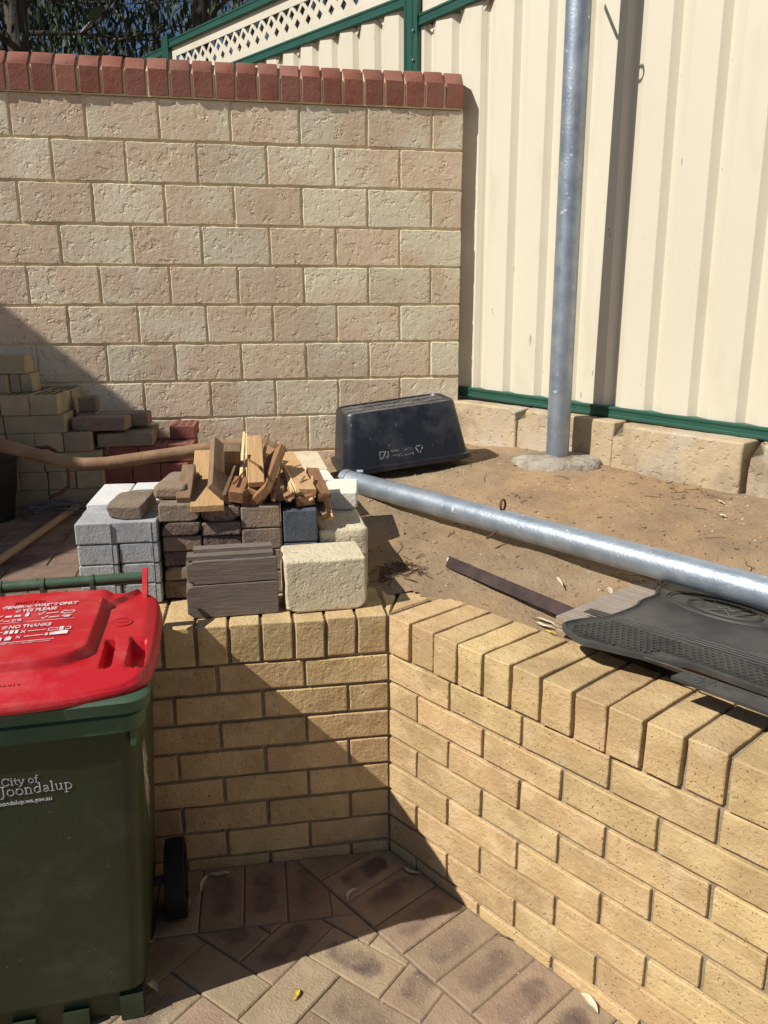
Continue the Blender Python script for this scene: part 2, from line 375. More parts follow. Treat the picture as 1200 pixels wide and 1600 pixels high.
# soldier course along wall B
for k in range(-3, 20):
    s0 = .32+.1155*(k-1); pts = []
    for s, d in ((s0, -.24), (s0+.1155, -.24), (s0+.1155, -.003), (s0, -.003)):
        p = DB*s+BB*d; pts.append((p.x, p.y))
    pts = clip(pts, (0, 1), -.002)
    if len(pts) >= 3:
        c = DB*(s0+.0578)+BB*(-.12)
        paver_poly(pts, (c.x, c.y), math.atan2(BB.y, BB.x), M['scorch'] if random.random() < .9 else M['paver'], pav, FLOOR)
# herringbone field
U = Vector((.713, -.701)); V = Vector((.701, .713)); O = Vector((-.277, -.358)); g = .1155
for a in range(-22, 23):
    for b4 in range(-8, 9):
        i, j = a+4*b4, -a
        for (ci, cj, wu, wv) in ((0, 0, 2, 1), (-1, -1, 1, 2)):
            q = [O+U*((i+ci+du)*g)+V*((j+cj+dv)*g) for du, dv in ((0, 0), (wu, 0), (wu, wv), (0, wv))]
            c = (q[0]+q[2])/2
            if not (-1.5 < c.x < 1.1 and -1.5 < c.y < .1): continue
            poly = clip(clip([tuple(p) for p in q], (0, 1), -.245), bn, -.2425)
            if len(poly) < 3: continue
            ang = math.atan2(U.y, U.x) if wu == 2 else math.atan2(V.y, V.x)
            paver_poly(poly, (c.x, c.y), ang, M['scorch'] if random.random() < .68 else M['paver'], pav, FLOOR)

# ------------------------------------------------------------------ garden retaining wall (two faces meeting at the corner)
gw = empty('garden_wall', (0, 0, FLOOR), 0, 'low yellow brick retaining wall with an inside corner and bricks on edge along its top', 'wall')
ZW = -FLOOR     # children are placed relative to the empty
brickv = [rbox('brick', .2305, .110, .077, .0036, 6, 2, .0016, s, 0) for s in range(6)]
halfv = [rbox('brick', .1105, .110, .077, .0036, 3, 2, .0016, 20+s, 0) for s in range(3)]
capv = [rbox('coping_brick', .079, .230, .112, .0042, 1, 2, .0018, 40+s, 4, 0) for s in range(7)]
for me in brickv+halfv+capv: me.materials.append(M['ybrick'])
wa = 0.0
def wall_face(P, ang, d, back, nmax, z7):
    for r in range(1, 9):
        zc = -.086*(r-.5)
        odd = r % 2 == 1
        s = 0.0; k = 0
        while s < nmax:
            if not odd and k == 0: L, me = .110, random.choice(halfv)
            else: L, me = .230, random.choice(brickv)
            st = s+(.002 if k == 0 else 0)
            c = d*(st+L/2)+back*(.055+random.uniform(-.0012, .0012))
            put('brick', me, None, gw, (c.x, c.y, zc+ZW+random.uniform(-.001, .001)), (random.uniform(-.006, .006), random.uniform(-.004, .004), ang+random.uniform(-.004, .004)+(math.pi if random.random() < .0 else 0)))
            s += L+.010+(.005-.005 if k else 0); k += 1
XA = Vector((-1, 0, 0))
wall_face(None, 0.0, XA, Vector((0, 1, 0)), 1.7, 0)
wall_face(None, -PHI, DB, BB, 1.75, 0)
# coping bricks on edge
for k in range(20):
    c = XA*(.0445+.0875*k)+Vector((0, .113+random.uniform(-.003, .003), 0))
    put('coping_brick', random.choice(capv), None, gw, (c.x, c.y, .0585+ZW+random.uniform(-.0015, .002)), (random.uniform(-.01, .01), random.uniform(-.008, .008), random.uniform(-.012, .012)))
for k in range(20):
    c = DB*(.0445+.0875*k)+BB*(.113+random.uniform(-.004, .004))
    put('coping_brick', random.choice(capv), None, gw, (c.x, c.y, .0585+ZW+random.uniform(-.0015, .002)), (random.uniform(-.01, .01), random.uniform(-.008, .008), -PHI+random.uniform(-.012, .012)))
# cut bricks filling the corner of the coping
for a0, a1, zt in ((90.5-2, 72, .112), (70.5, 34.0, .115)):
    pts = [(0.004*math.cos(rad(a0))+.003, .012)]
    for a in (a1, (a0+a1)/2, a0):
        pts.append((.228*math.cos(rad(a))+.001, .228*math.sin(rad(a))+.006))
    ins, _ = inset(pts, .003); top, _ = inset(ins, .005)
    b = MB(); b.loft([[(x, y, .004) for x, y in ins], [(x, y, zt-.005) for x, y in ins], [(x, y, zt) for x, y in top]])
    b.build('coping_brick', M['ybrick'], gw, 30, (0, 0, ZW))
# mortar core: slabs behind the faces, slightly recessed
mb = MB()
def slab(d, back, s0, s1, b0, b1, z0, z1):
    pts = [d*s0+back*b0, d*s1+back*b0, d*s1+back*b1, d*s0+back*b1]
    mb.prism([(p.x, p.y) for p in pts], z0, z1)
slab(XA, Vector((0, 1, 0)), -.06, 1.85, .0095, .11, FLOOR-.1+ZW, .003+ZW)
slab(DB, BB, -.06, 1.95, .0098, .11, FLOOR-.1+ZW, .0027+ZW)
slab(XA, Vector((0, 1, 0)), -.012, 1.85, .012, .222, .0028+ZW-.003, .1065+ZW)
slab(DB, BB, -.012, 1.95, .0122, .2222, .0024+ZW-.003, .1062+ZW)
mb.build('mortar', M['mortar_dark'], gw)

# ------------------------------------------------------------------ block wall at the back
AL = .0195
WD = Vector((math.cos(AL), math.sin(AL), 0)); WN = Vector((-math.sin(AL), math.cos(AL), 0)); WE = Vector((.6546, 1.7909, 0))
bw = empty('block_wall', (WE.x, WE.y, 0), AL, 'tall wall of rough pinkish cream blocks with a red brick coping', 'wall')
blockv = [rbox('wall_block', .2925, .09, .1625, .0045, 14, 8, .0030, 60+s, 0) for s in range(8)]
bhalfv = [rbox('wall_block', .1415, .09, .1625, .0045, 8, 8, .0030, 80+s, 0) for s in range(3)]
for me in blockv+bhalfv: me.materials.append(M['block'])
TOPW = 1.838
for r in range(1, 12):
    zc = TOPW-.172*(r-.5); s = 0.0; k = 0
    while s < 2.6:
        if r % 2 == 1 and k == 0: L, me = .1405, random.choice(bhalfv)
        else: L, me = .2915, random.choice(blockv)
        put('wall_block', me, None, bw, (-s-L/2, .045+random.uniform(-.0015, .0015), zc), (random.uniform(-.006, .006), random.uniform(-.003, .003), random.uniform(-.006, .006)))
        s += L+.011; k += 1
mb = MB(); mb.prism([(-2.7, .0062), (-.004, .0062), (-.004, .086), (-2.7, .086)], -.3, TOPW-.002); 
mb.build('mortar', M['mortar_cream'], bw)
# splay-topped red bricks
def splay(seed):
    rng = random.Random(seed); b = MB(); wdt = .0415; y0, y1 = -.010, .1; h = .104; hs = .158
    prof = [(y0, 0), (y0, h-.004), (y0+.004, h), (y0+.052, hs-.003), (y0+.057, hs), (y1, hs), (y1, 0)]
    n = len(prof); rings = []
    for x, ins in ((-wdt, .004), (-wdt+.004, 0), (wdt-.004, 0), (wdt, .004)):
        ring = []
        for (y, z) in prof:
            yy = y+ins if y < .04 else y-ins; zz = z-ins if z > .05 else z+ins*.5
            ring.append((x, yy+rng.uniform(-.0012, .0012), zz+rng.uniform(-.001, .001)))
        rings.append(ring)
    b.loft(rings); me = b.mesh('coping_brick', 35); me.materials.append(M['redcap']); return me
splayv = [splay(s) for s in range(6)]
for k in range(28):
    put('coping_brick', random.choice(splayv), None, bw, (-.0425-.0932*k, random.uniform(-.003, .003), TOPW+.006+random.uniform(-.0015, .0015)), (random.uniform(-.012, .012), random.uniform(-.01, .01), random.uniform(-.014, .014)))
b = MB(); 
prof = [(-.0035, 0), (-.0035, .099), (.046, .148), (.095, .148), (.095, 0)]
b.loft([[(x, y, z) for y, z in prof] for x in (-2.62, -.006)])
b.build('coping_mortar', M['mortar_cream'], bw, None, (0, 0, TOPW+.0008))

# ------------------------------------------------------------------ fence: green rails and posts, cream sheets, lattice on top
FA = rad(60)
FD = Vector((math.cos(FA), -math.sin(FA), 0)); FO = Vector((-math.sin(FA), -math.cos(FA), 0))   # along (to the right and nearer), outwards to the viewer
F0 = Vector((.742, 1.817, 0))
fe = empty('metal_fence', (F0.x, F0.y, 0), -FA, 'cream ribbed metal fence with green posts and rails and a lattice top', 'fence')
# local axes: x = along, y = INTO (away from viewer), z up
def zr(t, z0, t0, s): return z0+s*(t-t0)
def rail(name, t0, z0, t1, z1, h, d, yoff):
    """channel rail with a lip top and bottom"""
    prof = [(-d/2, 0), (-d/2-.004, .004), (-d/2-.004, .012), (-d/2, .016), (-d/2, h-.016), (-d/2-.004, h-.012), (-d/2-.004, h-.004), (-d/2, h), (d/2, h), (d/2, 0)]
    b = MB(); b.loft([[(t, y+yoff, z+zz) for y, z in prof] for t, zz in ((t0, z0), (t1, z1))][::-1])
    return b.build(name, M['green'], fe)
def zbot(t): return .578-.033*(t+.03)                    # top of the bottom rail
rail('bottom_rail', -6.0, zbot(-6)-.048, 2.6, zbot(2.6)-.048, .048, .052, 0)
def zmidL(t): return 2.40-.057*(t+.45)                   # underside of mid rail, left panels
def zmidR(t): return 2.292+.002*(t+.4)
rail('mid_rail', -6.0, zmidL(-6), -.50, zmidL(-.50), .055, .05, 0)
rail('mid_rail', -.40, zmidR(-.4), 2.6, zmidR(2.6), .055, .05, 0)
def zupL(t): return 2.735-.066*(t+.45)
rail('top_rail', -3.18, zupL(-3.18)-.055, -.50, zupL(-.5)-.055, .055, .05, 0)
rail('top_rail', -6.2, zupL(-6.2)-.085, -3.27, zupL(-3.27)-.085, .055, .05, 0)
rail('top_rail', -.40, 2.63, 2.6, 2.63, .055, .05, 0)
def post(t, zt):
    b = MB(); W_ = .05; 
    prof = [(-W_, -.036), (-W_+.012, -.036), (-W_+.016, -.031), (-.014, -.031), (-.010, -.036), (.010, -.036), (.014, -.031), (W_-.016, -.031), (W_-.012, -.036), (W_, -.036), (W_, .034), (-W_, .034)]
    b.loft([[(t+x, y, z) for x, y in prof] for z in (.2, zt)]); b.build('post', M['green'], fe)
post(-.452, 2.78); post(-3.225, zupL(-3.225)+.035); post(2.32, 2.75)
for zz in (2.28, 2.15):
    b = MB(); b.tube([(-.43, -.030, zz), (-.43, -.041, zz)], .006, 8); b.build('rivet', M['galv'], fe)
# ribbed sheet
PT = .1931
def sheet(t0, n, ztop):
    b = MB(); pts = []
    for k in range(n):
        s = t0+PT*k
        pts += [(s, .0090), (s+.001, .0086), (s+.026, -.0170), (s+.028, -.0175), (s+.094, .0175), (s+.098, .0182), (s+PT*.998, .0091)]
    s = t0+PT*n; pts += [(s, .0105), (s+.018, -.0075)]
    # y is measured towards the viewer, local y is away
    f = []; vs = []
    for (t, o) in pts: vs.append((t, -o, zbot(t)-.03)); vs.append((t, -o, ztop(t)))
    m_ = len(pts)
    vs2 = [(x, y+.0015, z) for x, y, z in vs]
    fs = [(2*i, 2*i+2, 2*i+3, 2*i+1) for i in range(m_-1)]+[(2*m_+2*i, 2*m_+2*i+1, 2*m_+2*i+3, 2*m_+2*i+2) for i in range(m_-1)]
    b.add(vs+vs2, fs); o = b.build('fence_sheet', M['cream'], fe); return o
for k in range(-7, 4):
    sheet(.0066+PT*4*k-.0, 4, (lambda t: zmidL(min(t, -.45))+.02 if t < -.45 else zmidR(t)+.02))
# lattice
def lattice(t0, t1, zlo, zhi):
    b = MB(); g2 = .057; h = .0290; th = .003; slope = -.06
    tm = (t0+t1)/2; zm = zlo(tm)
    for i in range(-60, 60):
        for j in range(-2, 14):
            if (i+j) % 2: continue
            t = tm+i*g2; z = zlo(t)+.075+j*g2
            if t < t0+.06 or t > t1-.06 or z > zhi(t)-.072: continue
            od = [(g2, 0), (0, g2), (-g2, 0), (0, -g2)]; idd = [(h, 0), (0, h), (-h, 0), (0, -h)]
            vs = [(t+x, -th, z+y+slope*x) for x, y in od]+[(t+x, -th, z+y+slope*x) for x, y in idd]+[(t+x, th, z+y+slope*x) for x, y in idd]+[(t+x, th, z+y+slope*x) for x, y in od]
            fs = []
            for k in range(4):
                k2 = (k+1) % 4
                fs += [(k, k2, 4+k2, 4+k), (4+k, 4+k2, 8+k2, 8+k), (8+k, 8+k2, 12+k2, 12+k)]
            b.add(vs, fs)
    for (z0f, z1f) in ((lambda t: zlo(t)-.01, lambda t: zlo(t)+.045), (lambda t: zhi(t)-.06, lambda t: zhi(t)+.01)):
        vs = [(t, y, f(t)) for y in (-.0052, .0052) for f in (z0f, z1f) for t in (t0, t1)]
        b.add(vs, [(0, 1, 3, 2), (4, 6, 7, 5), (2, 3, 7, 6), (0, 4, 5, 1)])
    for ta, tb in ((t0, t0+.075), (t1-.075, t1)):
        vs = [(t, y, f(t)) for y in (-.0056, .0056) for f in (zlo, zhi) for t in (ta, tb)]
        b.add(vs, [(0, 1, 3, 2), (4, 6, 7, 5), (1, 5, 7, 3), (0, 2, 6, 4)])
    b.build('lattice_panel', M['cream'], fe)
lattice(-3.18, -.5, lambda t: zmidL(t)+.055, lambda t: zupL(t)-.055)
lattice(-6.0, -3.27, lambda t: zmidL(t)+.055, lambda t: zupL(t)-.085)
lattice(-.40, 2.25, lambda t: zmidR(t)+.055, lambda t: 2.63)

# limestone plinth under the fence
lp = empty('limestone_plinth', (F0.x, F0.y, 0), -FA, 'row of weathered limestone blocks under the metal fence', 'plinth')
for i, (a, c, zt, th_) in enumerate(((-.75, -.14, .52, .0), (-.135, .385, .512, .0), (.392, .905, .503, .006), (.913, 1.455, .487, -.006), (1.472, 2.0, .472, .01))):
    me = rbox('limestone_block', c-a, .32, .40, .010, 12, 8, .0034, 200+i, 4, .035); me.materials.append(M['lime'])
    put('limestone_block', me, None, lp, ((a+c)/2, .038+th_, zt-.2), (random.uniform(-.01, .01), .02, random.uniform(-.008, .008)))

# ------------------------------------------------------------------ raised bed of sandy soil
ctrl = np.array([(0.0, .25, .098), (.2, .15, .098), (.30, .0, .10), (.35, -.15, .098), (.55, -.5, .085), (.75, -.85, .085), (1, -1.2, .09), (-.3, .35, .10), (-.3, .7, .14), (-.5, 1.0, .15),
    (.02, 1.03, .250), (.3, .6, .246), (.5, .24, .236), (.7, -.06, .165), (.88, -.32, .14), (1.1, -.65, .14), (.38, .30, .185), (.25, .45, .18), (.15, .6, .19),
    (.05, 1.2, .268), (.3, 1.35, .285), (.6, 1.45, .30), (.9, 1.02, .325), (.75, 1.15, .315), (1.2, .7, .30), (.9, .5, .27), (1.1, .2, .25), (.7, .7, .275),
    (.64, 1.75, .32), (.80, 1.38, .345), (1.0, 1.05, .335), (1.15, .80, .30), (1.38, .48, .285), (1.28, .52, .30), (1.6, .1, .28), (-.2, 1.6, .23), (-.6, 1.6, .18), (1.8, -.6, .2), (2.2, 0, .3), (.4, 1.75, .30)])
def soil_z(x, y, s=.17):
    d2 = (ctrl[:, 0]-x)**2+(ctrl[:, 1]-y)**2
    wgt = np.exp(-d2/(2*s*s))+1e-5/(d2+.01)
    z = float((wgt*ctrl[:, 2]).sum()/wgt.sum())
    p = Vector((x, y, 0))
    z += mnoise.noise(p*5)*.010+mnoise.noise(p*16)*.0045+mnoise.noise(p*45)*.0024+mnoise.noise(p*110)*.0013
    return z
mb = MB(); st = .014; xs = np.arange(-.5, 2.3, st); ys = np.arange(-1.6, 1.85, st); ids = {}
for i, x in enumerate(xs):
    for j, y in enumerate(ys):
        dB = x*BB.x+y*BB.y
        if not (y > .16 or dB > .16) or (x < .05 and y < .16): continue
        if (Vector((x-F0.x, y-F0.y, 0))).dot(FO) < -.1: continue
        ids[(i, j)] = len(mb.v); mb.v.append((x, y, soil_z(x, y)))
for (i, j) in ids:
    q = [(i, j), (i+1, j), (i+1, j+1), (i, j+1)]
    if all(k in ids for k in q): mb.f.append(tuple(ids[k] for k in q))
tag(mb.build('soil', M['soil'], None, 180), kind='structure')

# ------------------------------------------------------------------ paved terrace at the left behind the wall
def terr_z(y): return .112+.05*(y-.25)
tp = empty('terrace_paving'); tag(tp, kind='structure')
mb = MB(); vs = [(-4, .2, terr_z(.2)-.006), (-.22, .2, terr_z(.2)-.006), (-.22, 1.8, terr_z(1.8)-.006), (-4, 1.72, terr_z(1.72)-.006)]
mb.add(vs+[(x, y, z-.1) for x, y, z in vs], [(0, 1, 2, 3), (7, 6, 5, 4), (0, 4, 5, 1)]); mb.build('joint_sand', M['joint'], tp)
slope_rot = math.atan(.05)
tpm = [rbox('paver', .228, .113, .05, .004, 0, 0, 0, s) for s in range(2)]
for me in tpm: me.materials.append(M['dpaver'])
for r in range(14):
    for c in range(16):
        y = .25+.1155*r+.06; x = -.35-.2315*c-(.115 if r % 2 else 0)
        if x < -2.3 or y > 1.76: continue
        put('paver', tpm[(r+c) % 2], None, tp, (x, y, terr_z(y)-.025+random.uniform(-.002, .002)), (slope_rot, 0, 0))

# ------------------------------------------------------------------ unseen shade shed added at the left: profile fitted to the block wall's shade
SA = Vector((math.cos(SUN_AZ), math.sin(SUN_AZ), 0)); SB = Vector((-math.sin(SUN_AZ), math.cos(SUN_AZ), 0))
caster = empty('shade_caster', (SA.x*-3.0, SA.y*-3.0, FLOOR), SUN_AZ, 'unseen shade shed with a brown hipped roof beside the terrace', 'caster')
hz = -FLOOR
b = MB(); prof = [(.95, 0), (3.75, 0), (3.75, 2.66+hz), (1.74, 3.28+hz), (1.65, 3.27+hz), (.95, 2.24+hz)]
b.loft([[(x, y, z) for y, z in prof] for x in (-2.2, -.05)]); b.build('wall', M['caster_wall'], caster)
b = MB(); out_ = [(.80, 2.2), (1.60, 3.37), (1.74, 3.385), (3.9, 2.72)]; inn = [(.86, 2.14), (1.64, 3.30), (1.74, 3.31), (3.88, 2.65)]
prof = [(y, z+hz) for y, z in out_]+[(y, z+hz) for y, z in inn[::-1]]
b.loft([[(x, y, z) for y, z in prof] for x in (-2.4, 0.0)]); b.build('roof', M['roof'], caster)

# ------------------------------------------------------------------ trees beyond the fence
def tree(name, base, H, lean, label, crown_r, nleaf, lm, seed, dead=0, zc=.62, leafsize=.10, droop=.3):
    rng = random.Random(seed); t = empty(name, base, 0, label, 'tree', None)
    b = MB(); d = MB(); lf = MB()
    top = Vector((lean[0], lean[1], H)); P0 = Vector((0, 0, 0)); tp_ = []
    for i in range(9):
        u = i/8; tp_.append(P0.lerp(top, u)+Vector((math.sin(u*5+seed)*.12, math.cos(u*4+seed)*.12, 0))*H*.1)
    b.tube(tp_, 0, 10, True, [.15*H*.12*(1-.75*i/8)+.02 for i in range(9)])
    tips = []
    def branch(p, dr, L, r, lev):
        pts = [p]; q = p.copy(); dd = dr.normalized()
        for k in range(5):
            dd = (dd+Vector((rng.uniform(-1, 1), rng.uniform(-1, 1), rng.uniform(-.6, .8)))*.28).normalized()
            q = q+dd*(L/5); pts.append(q.copy())
        isdead = lev >= 1 and rng.random() < dead
        (d if isdead else b).tube(pts, 0, 6 if lev < 2 else 4, True, [r*(1-.8*k/5)+.004 for k in range(6)])
        if lev < 2:
            for k in range(3 if lev else 4):
                i_ = rng.randint(2, 5); branch(pts[i_], dd+Vector((rng.uniform(-1, 1), rng.uniform(-1, 1), rng.uniform(-.7, .7))), L*.6, r*.5, lev+1 if not isdead else 2)
        if not isdead: tips.append((pts[-1], L)); tips.append((pts[3], L))
    for k in range(13):
        u = rng.uniform(.22, .97); p = P0.lerp(top, u); a = rng.uniform(0, 6.28)
        branch(p, Vector((math.cos(a), math.sin(a), rng.uniform(-.1, .9))), crown_r*rng.uniform(.6, 1.0), .05*H*.12*(1.3-u), 0)
    for k in range(nleaf):
        c, L = rng.choice(tips)
        p = c+Vector((rng.gauss(0, 1), rng.gauss(0, 1), rng.gauss(-droop, .8)))*.28*crown_r*.55
        s = leafsize*rng.uniform(.6, 1.4); n = Vector((rng.uniform(-1, 1), rng.uniform(-1, 1), rng.uniform(-.6, .6))).normalized()
        u_ = Vector((rng.uniform(-.5, .5), rng.uniform(-.5, .5), -1)).normalized(); v_ = u_.cross(n).normalized()*s*.28; u_ = u_*s
        lf.add([p-u_*.5, p+v_*.5, p+u_*.5, p-v_*.5], [(0, 1, 2, 3)])
    b.build('trunk', M['bark'], t, 60)
    if d.v: tag(d.build('dead_branch', M['deadwood'], t), kind='stuff')
    lf.build('crown', lm, t)
    return t
GZ = .2
tree('eucalyptus_tree', (-2.6, 8.5, GZ), 8.5, (-.5, .3), 'dark drooping tree behind the left end of the red brick coping', 2.4, 15000, M['darkleaf'], 3, .08, leafsize=.12, droop=.5)
tree('gum_tree', (-.95, 8.2, GZ), 8.0, (.5, .2), 'gum tree with bare grey twigs behind the middle of the red coping', 1.7, 4500, M['leaf'], 8, .42, leafsize=.11)
tree('gum_tree', (-.1, 11.5, GZ), 8.0, (.6, .2), 'dark gum tree behind the lattice of the fence', 2.2, 8500, M['darkleaf'], 15, .12, leafsize=.12)
tree('gum_tree', (-4.6, 12.0, GZ), 9.5, (.3, .2), 'broad dark tree far back at the left edge', 3.2, 10000, M['darkleaf'], 21, .05, leafsize=.16)
tree('gum_tree', (-1.6, 13.5, GZ), 7.5, (-.2, .2), 'bushy green tree far back between the two gum trunks', 2.6, 9000, M['leaf'], 33, .05, leafsize=.14)
def hedge(name, label, x0, x1, y, h, n, seed, m):
    rng = random.Random(seed); t = empty(name, ((x0+x1)/2, y, GZ), 0, label, 'shrub'); lf = MB(); st_ = MB()
    for k in range(9):
        x = (x1-x0)*(k/8-.5); st_.tube([(x, 0, 0), (x+rng.uniform(-.2, .2), rng.uniform(-.2, .2), h*.5), (x+rng.uniform(-.4, .4), rng.uniform(-.3, .3), h*.85)], 0, 6, True, [.05, .035, .012])
    for k in range(n):
        x = rng.uniform(x0, x1)-(x0+x1)/2; hh = h*(.8+.2*mnoise.noise(Vector((x*1.1+seed, 0, 0))))
        p = Vector((x, rng.gauss(0, .45), hh*rng.random()**.6)); s = rng.uniform(.05, .13)
        n_ = Vector((rng.uniform(-1, 1), rng.uniform(-1, 1), rng.uniform(-.2, 1))).normalized(); u_ = n_.orthogonal().normalized()*s; v_ = n_.cross(u_).normalized()*s*.4
        lf.add([p-u_, p+v_, p+u_, p-v_], [(0, 1, 2, 3)])
    tag(st_.build('stem', M['bark'], t), kind='stuff'); lf.build('foliage', m, t)
hedge('dense_shrub', 'dense dark shrub behind the left part of the block wall', -3.6, -1.3, 6.6, 3.6, 13000, 4, M['darkleaf'])
hedge('dense_shrub', 'lower dark shrub behind the fence lattice', -1.2, 1.2, 9.6, 3.9, 12000, 9, M['darkleaf'])

# =================================================================== OBJECTS
# ---------------------------------------------------------------- standing pole with its concrete collar
def circ_pts(p, n=24): return [(p[0]*math.cos(2*math.pi*k/n), p[0]*math.sin(2*math.pi*k/n), p[1]) for k in range(n)]
pol = empty('steel_pole', (.899, 1.066, .315), 0, 'upright galvanised steel pole set in a lump of concrete near the fence', 'pole')
b = MB(); b.tube([(0, 0, -.2), (-.002, -.003, .6), (-.008, -.014, 1.4), (-.018, -.030, 2.6)], .0468, 40); b.build('pole_tube', M['galv'], pol, 60)
b = MB(); rng = random.Random(5); rings = []
for (r, z) in ((.14, -.08), (.185, -.025), (.18, .018), (.15, .034), (.05, .045), (.02, .046)):
    ring = []
    for k in range(48):
        a = 2*math.pi*k/48
        rr = r*(1+.22*mnoise.noise(Vector((math.cos(a)*1.6, math.sin(a)*1.6, 3.3)))+.09*mnoise.noise(Vector((math.cos(a)*6, math.sin(a)*6, 1)))) if r > .05 else r
        ring.append((rr*math.cos(a)*1.08, rr*math.sin(a)*.92, z+.010*mnoise.noise(Vector((rr*math.cos(a)*14, rr*math.sin(a)*14, z*9)))))
    rings.append(ring)
b.loft(rings, False, True); b.build('concrete_collar', M['concrete'], pol, 180)
b = MB()
b.tube([(-.012, -.078-.026*math.cos(a), 1.80+.026*math.sin(a)) for a in [2*math.pi*k/16 for k in range(17)]], .005, 8)
b.build('eyelet', M['galv'], pol, 180)
b = MB(); b.tube([(-.012, .03, 1.88), (-.012, .10, 1.97)], .006, 8); b.build('cleat', M['galv'], pol, 180)

# ---------------------------------------------------------------- fallen pole
PA, PB = Vector((.004, 1.055, .2835)), Vector((.895, -.375, .252))
dp = (PB-PA).normalized(); PB2 = PA+dp*2.3
fp = empty('fallen_pole', PA, 0, 'long galvanised steel pipe lying across the sandy bed', 'pipe')
b = MB(); e = PB2-PA; n = 40
b.tube([(0, 0, 0), e*.3, e*.6, e], .0415, n, False)
b.tube([e, e*.6, e*.3, (0, 0, 0)], .0375, n, False)
o = b.build('pole_tube', M['galv'], fp, 180)
b = MB(); b.tube([dp*-.004, dp*.03], .0435, n, False); b.tube([dp*.03, dp*-.004], .0378, n, False); b.build('end_collar', M['galv'], fp, 180)
b = MB(); pm = dp*.82; sd = dp.cross(Vector((0, 0, 1))).normalized()
b.tube([pm+Vector((0, 0, .035))-sd*.0+sd*(.012*math.cos(a)-.0)-Vector((0, 0, -.022))+Vector((0, 0, .018*math.sin(a))) for a in [2*math.pi*k/14 for k in range(15)]], .004, 6)
b.build('wire_hook', M['rust'], fp)
b = MB(); b.tube([pm+sd*.03+Vector((0, 0, -.03)), pm+sd*.055+Vector((0, 0, -.038)), pm+sd*.075+Vector((0, 0, -.041))], .004, 6)
b.build('wire_hook', M['rust'], fp)
b = MB(); b.tube([dp*.09+Vector((0, 0, .04)), dp*.09+Vector((0, 0, .052))], .0055, 8); b.tube([dp*.085+Vector((-.008, 0, .050)), dp*.095+Vector((.009, 0, .051))], .006, 8); b.build('wing_nut', M['galv'], fp)

# ---------------------------------------------------------------- upside-down recycling tub
def rrect(hx, hy, r, n=6):
    pts = []
    for (cx, cy, a0) in ((hx-r, hy-r, 0), (-hx+r, hy-r, 90), (-hx+r, -hy+r, 180), (hx-r, -hy+r, 270)):
        for k in range(n+1):
            a = rad(a0+90*k/n); pts.append((cx+r*math.cos(a), cy+r*math.sin(a)))
    return pts
tl = Vector((-.012, 1.112, .290)); tr_ = Vector((.562, 1.135, .345)); ta = math.atan2(tr_.y-tl.y, tr_.x-tl.x)
td = Vector((math.cos(ta), math.sin(ta), 0)); tn = Vector((-math.sin(ta), math.cos(ta), 0))
tc_ = (tl+tr_)/2+tn*.175
tub = empty('recycling_tub', (tc_.x, tc_.y, .318), ta, 'dark navy plastic tub upside down against the end of the block wall', 'tub')
tub.rotation_euler = (rad(1.5), -rad(6.5), ta)
lay = [(a*.895, c*.88, z*.9, r) for a, c, z, r in [(.318, .205, .0, .05), (.318, .205, .022, .05), (.300, .190, .026, .045), (.296, .186, .05, .045), (.268, .155, .262, .05), (.262, .150, .272, .05), (.250, .138, .272, .045), (.246, .134, .264, .045)]]
b = MB(); b.loft([[(x, y, z) for x, y in rrect(hx, hy, r)] for hx, hy, z, r in lay], False, False); b.build('shell', M['tub'], tub, 40)
b = MB(); b.prism(rrect(.2205, .118, .04), .230, .2385)
for i in range(9): b.box((-.17+.0425*i, 0, .2395), (.004, .22, .005))
for j in range(2): b.box((0, -.045+.09*j, .2397), (.43, .004, .0047))
b.build('base', M['tubbase'], tub)
# text helper: built-in font turned into flat mesh
def text_mesh(body, size, name='lettering', extr=.0004, shear=0.0, spacing=1.0, bold=0.0):
    c = bpy.data.curves.new(name, 'FONT'); c.body = body; c.size = size; c.extrude = extr; c.shear = shear; c.space_character = spacing; c.offset = bold
    c.resolution_u = 3
    o = bpy.data.objects.new(name, c); COL.objects.link(o)
    dg = bpy.context.evaluated_depsgraph_get(); me = bpy.data.meshes.new_from_object(o.evaluated_get(dg))
    bpy.data.objects.remove(o); bpy.data.curves.remove(c); return me
# lettering on the tub is upside down with it; the front face leans back with the taper
lean = math.atan2((.186-.155)*.88, (.262-.05)*.9)
def on_tub(me, x, z, m):
    y = -(.186*.88-(z-.045)*math.tan(lean))-.0012
    R = Matrix.Rotation(-lean, 4, 'X') @ Matrix.Rotation(rad(90), 4, 'X') @ Matrix.Rotation(math.pi, 4, 'Z')
    o = put('lettering', me, m, tub); o.matrix_local = Matrix.Translation((x, y, z)) @ R; return o
on_tub(text_mesh('RECYCLING', .0165), .030, .060, M['tubprint'])
on_tub(text_mesh('CONTAINER', .0165), .030, .079, M['tubprint'])
b = MB()     # recycling arrows triangle and small square mark, drawn as thin bars
def bars(b, pts, wdt, close=False):
    P_ = [Vector((x, y, 0)) for x, y in pts]; 
    if close: P_.append(P_[0])
    for p, q in zip(P_[:-1], P_[1:]):
        d = (q-p); L = d.length
        if L < 1e-6: continue
        b.box((p+q)/2, (L+wdt*.5, wdt, .0006), Matrix.Rotation(math.atan2(d.y, d.x), 3, 'Z'))
for k in range(3):
    a = rad(90+120*k); a2 = rad(90+120*(k+1)); p = Vector((math.cos(a), math.sin(a)))*.022; q = Vector((math.cos(a2), math.sin(a2)))*.022
    bars(b, [tuple(p.lerp(q, .12)), tuple(p.lerp(q, .8))], .0045)
o = on_tub(b.mesh('recycling_mark'), .055, .070, M['tubprint']); o.name = 'recycling_mark'
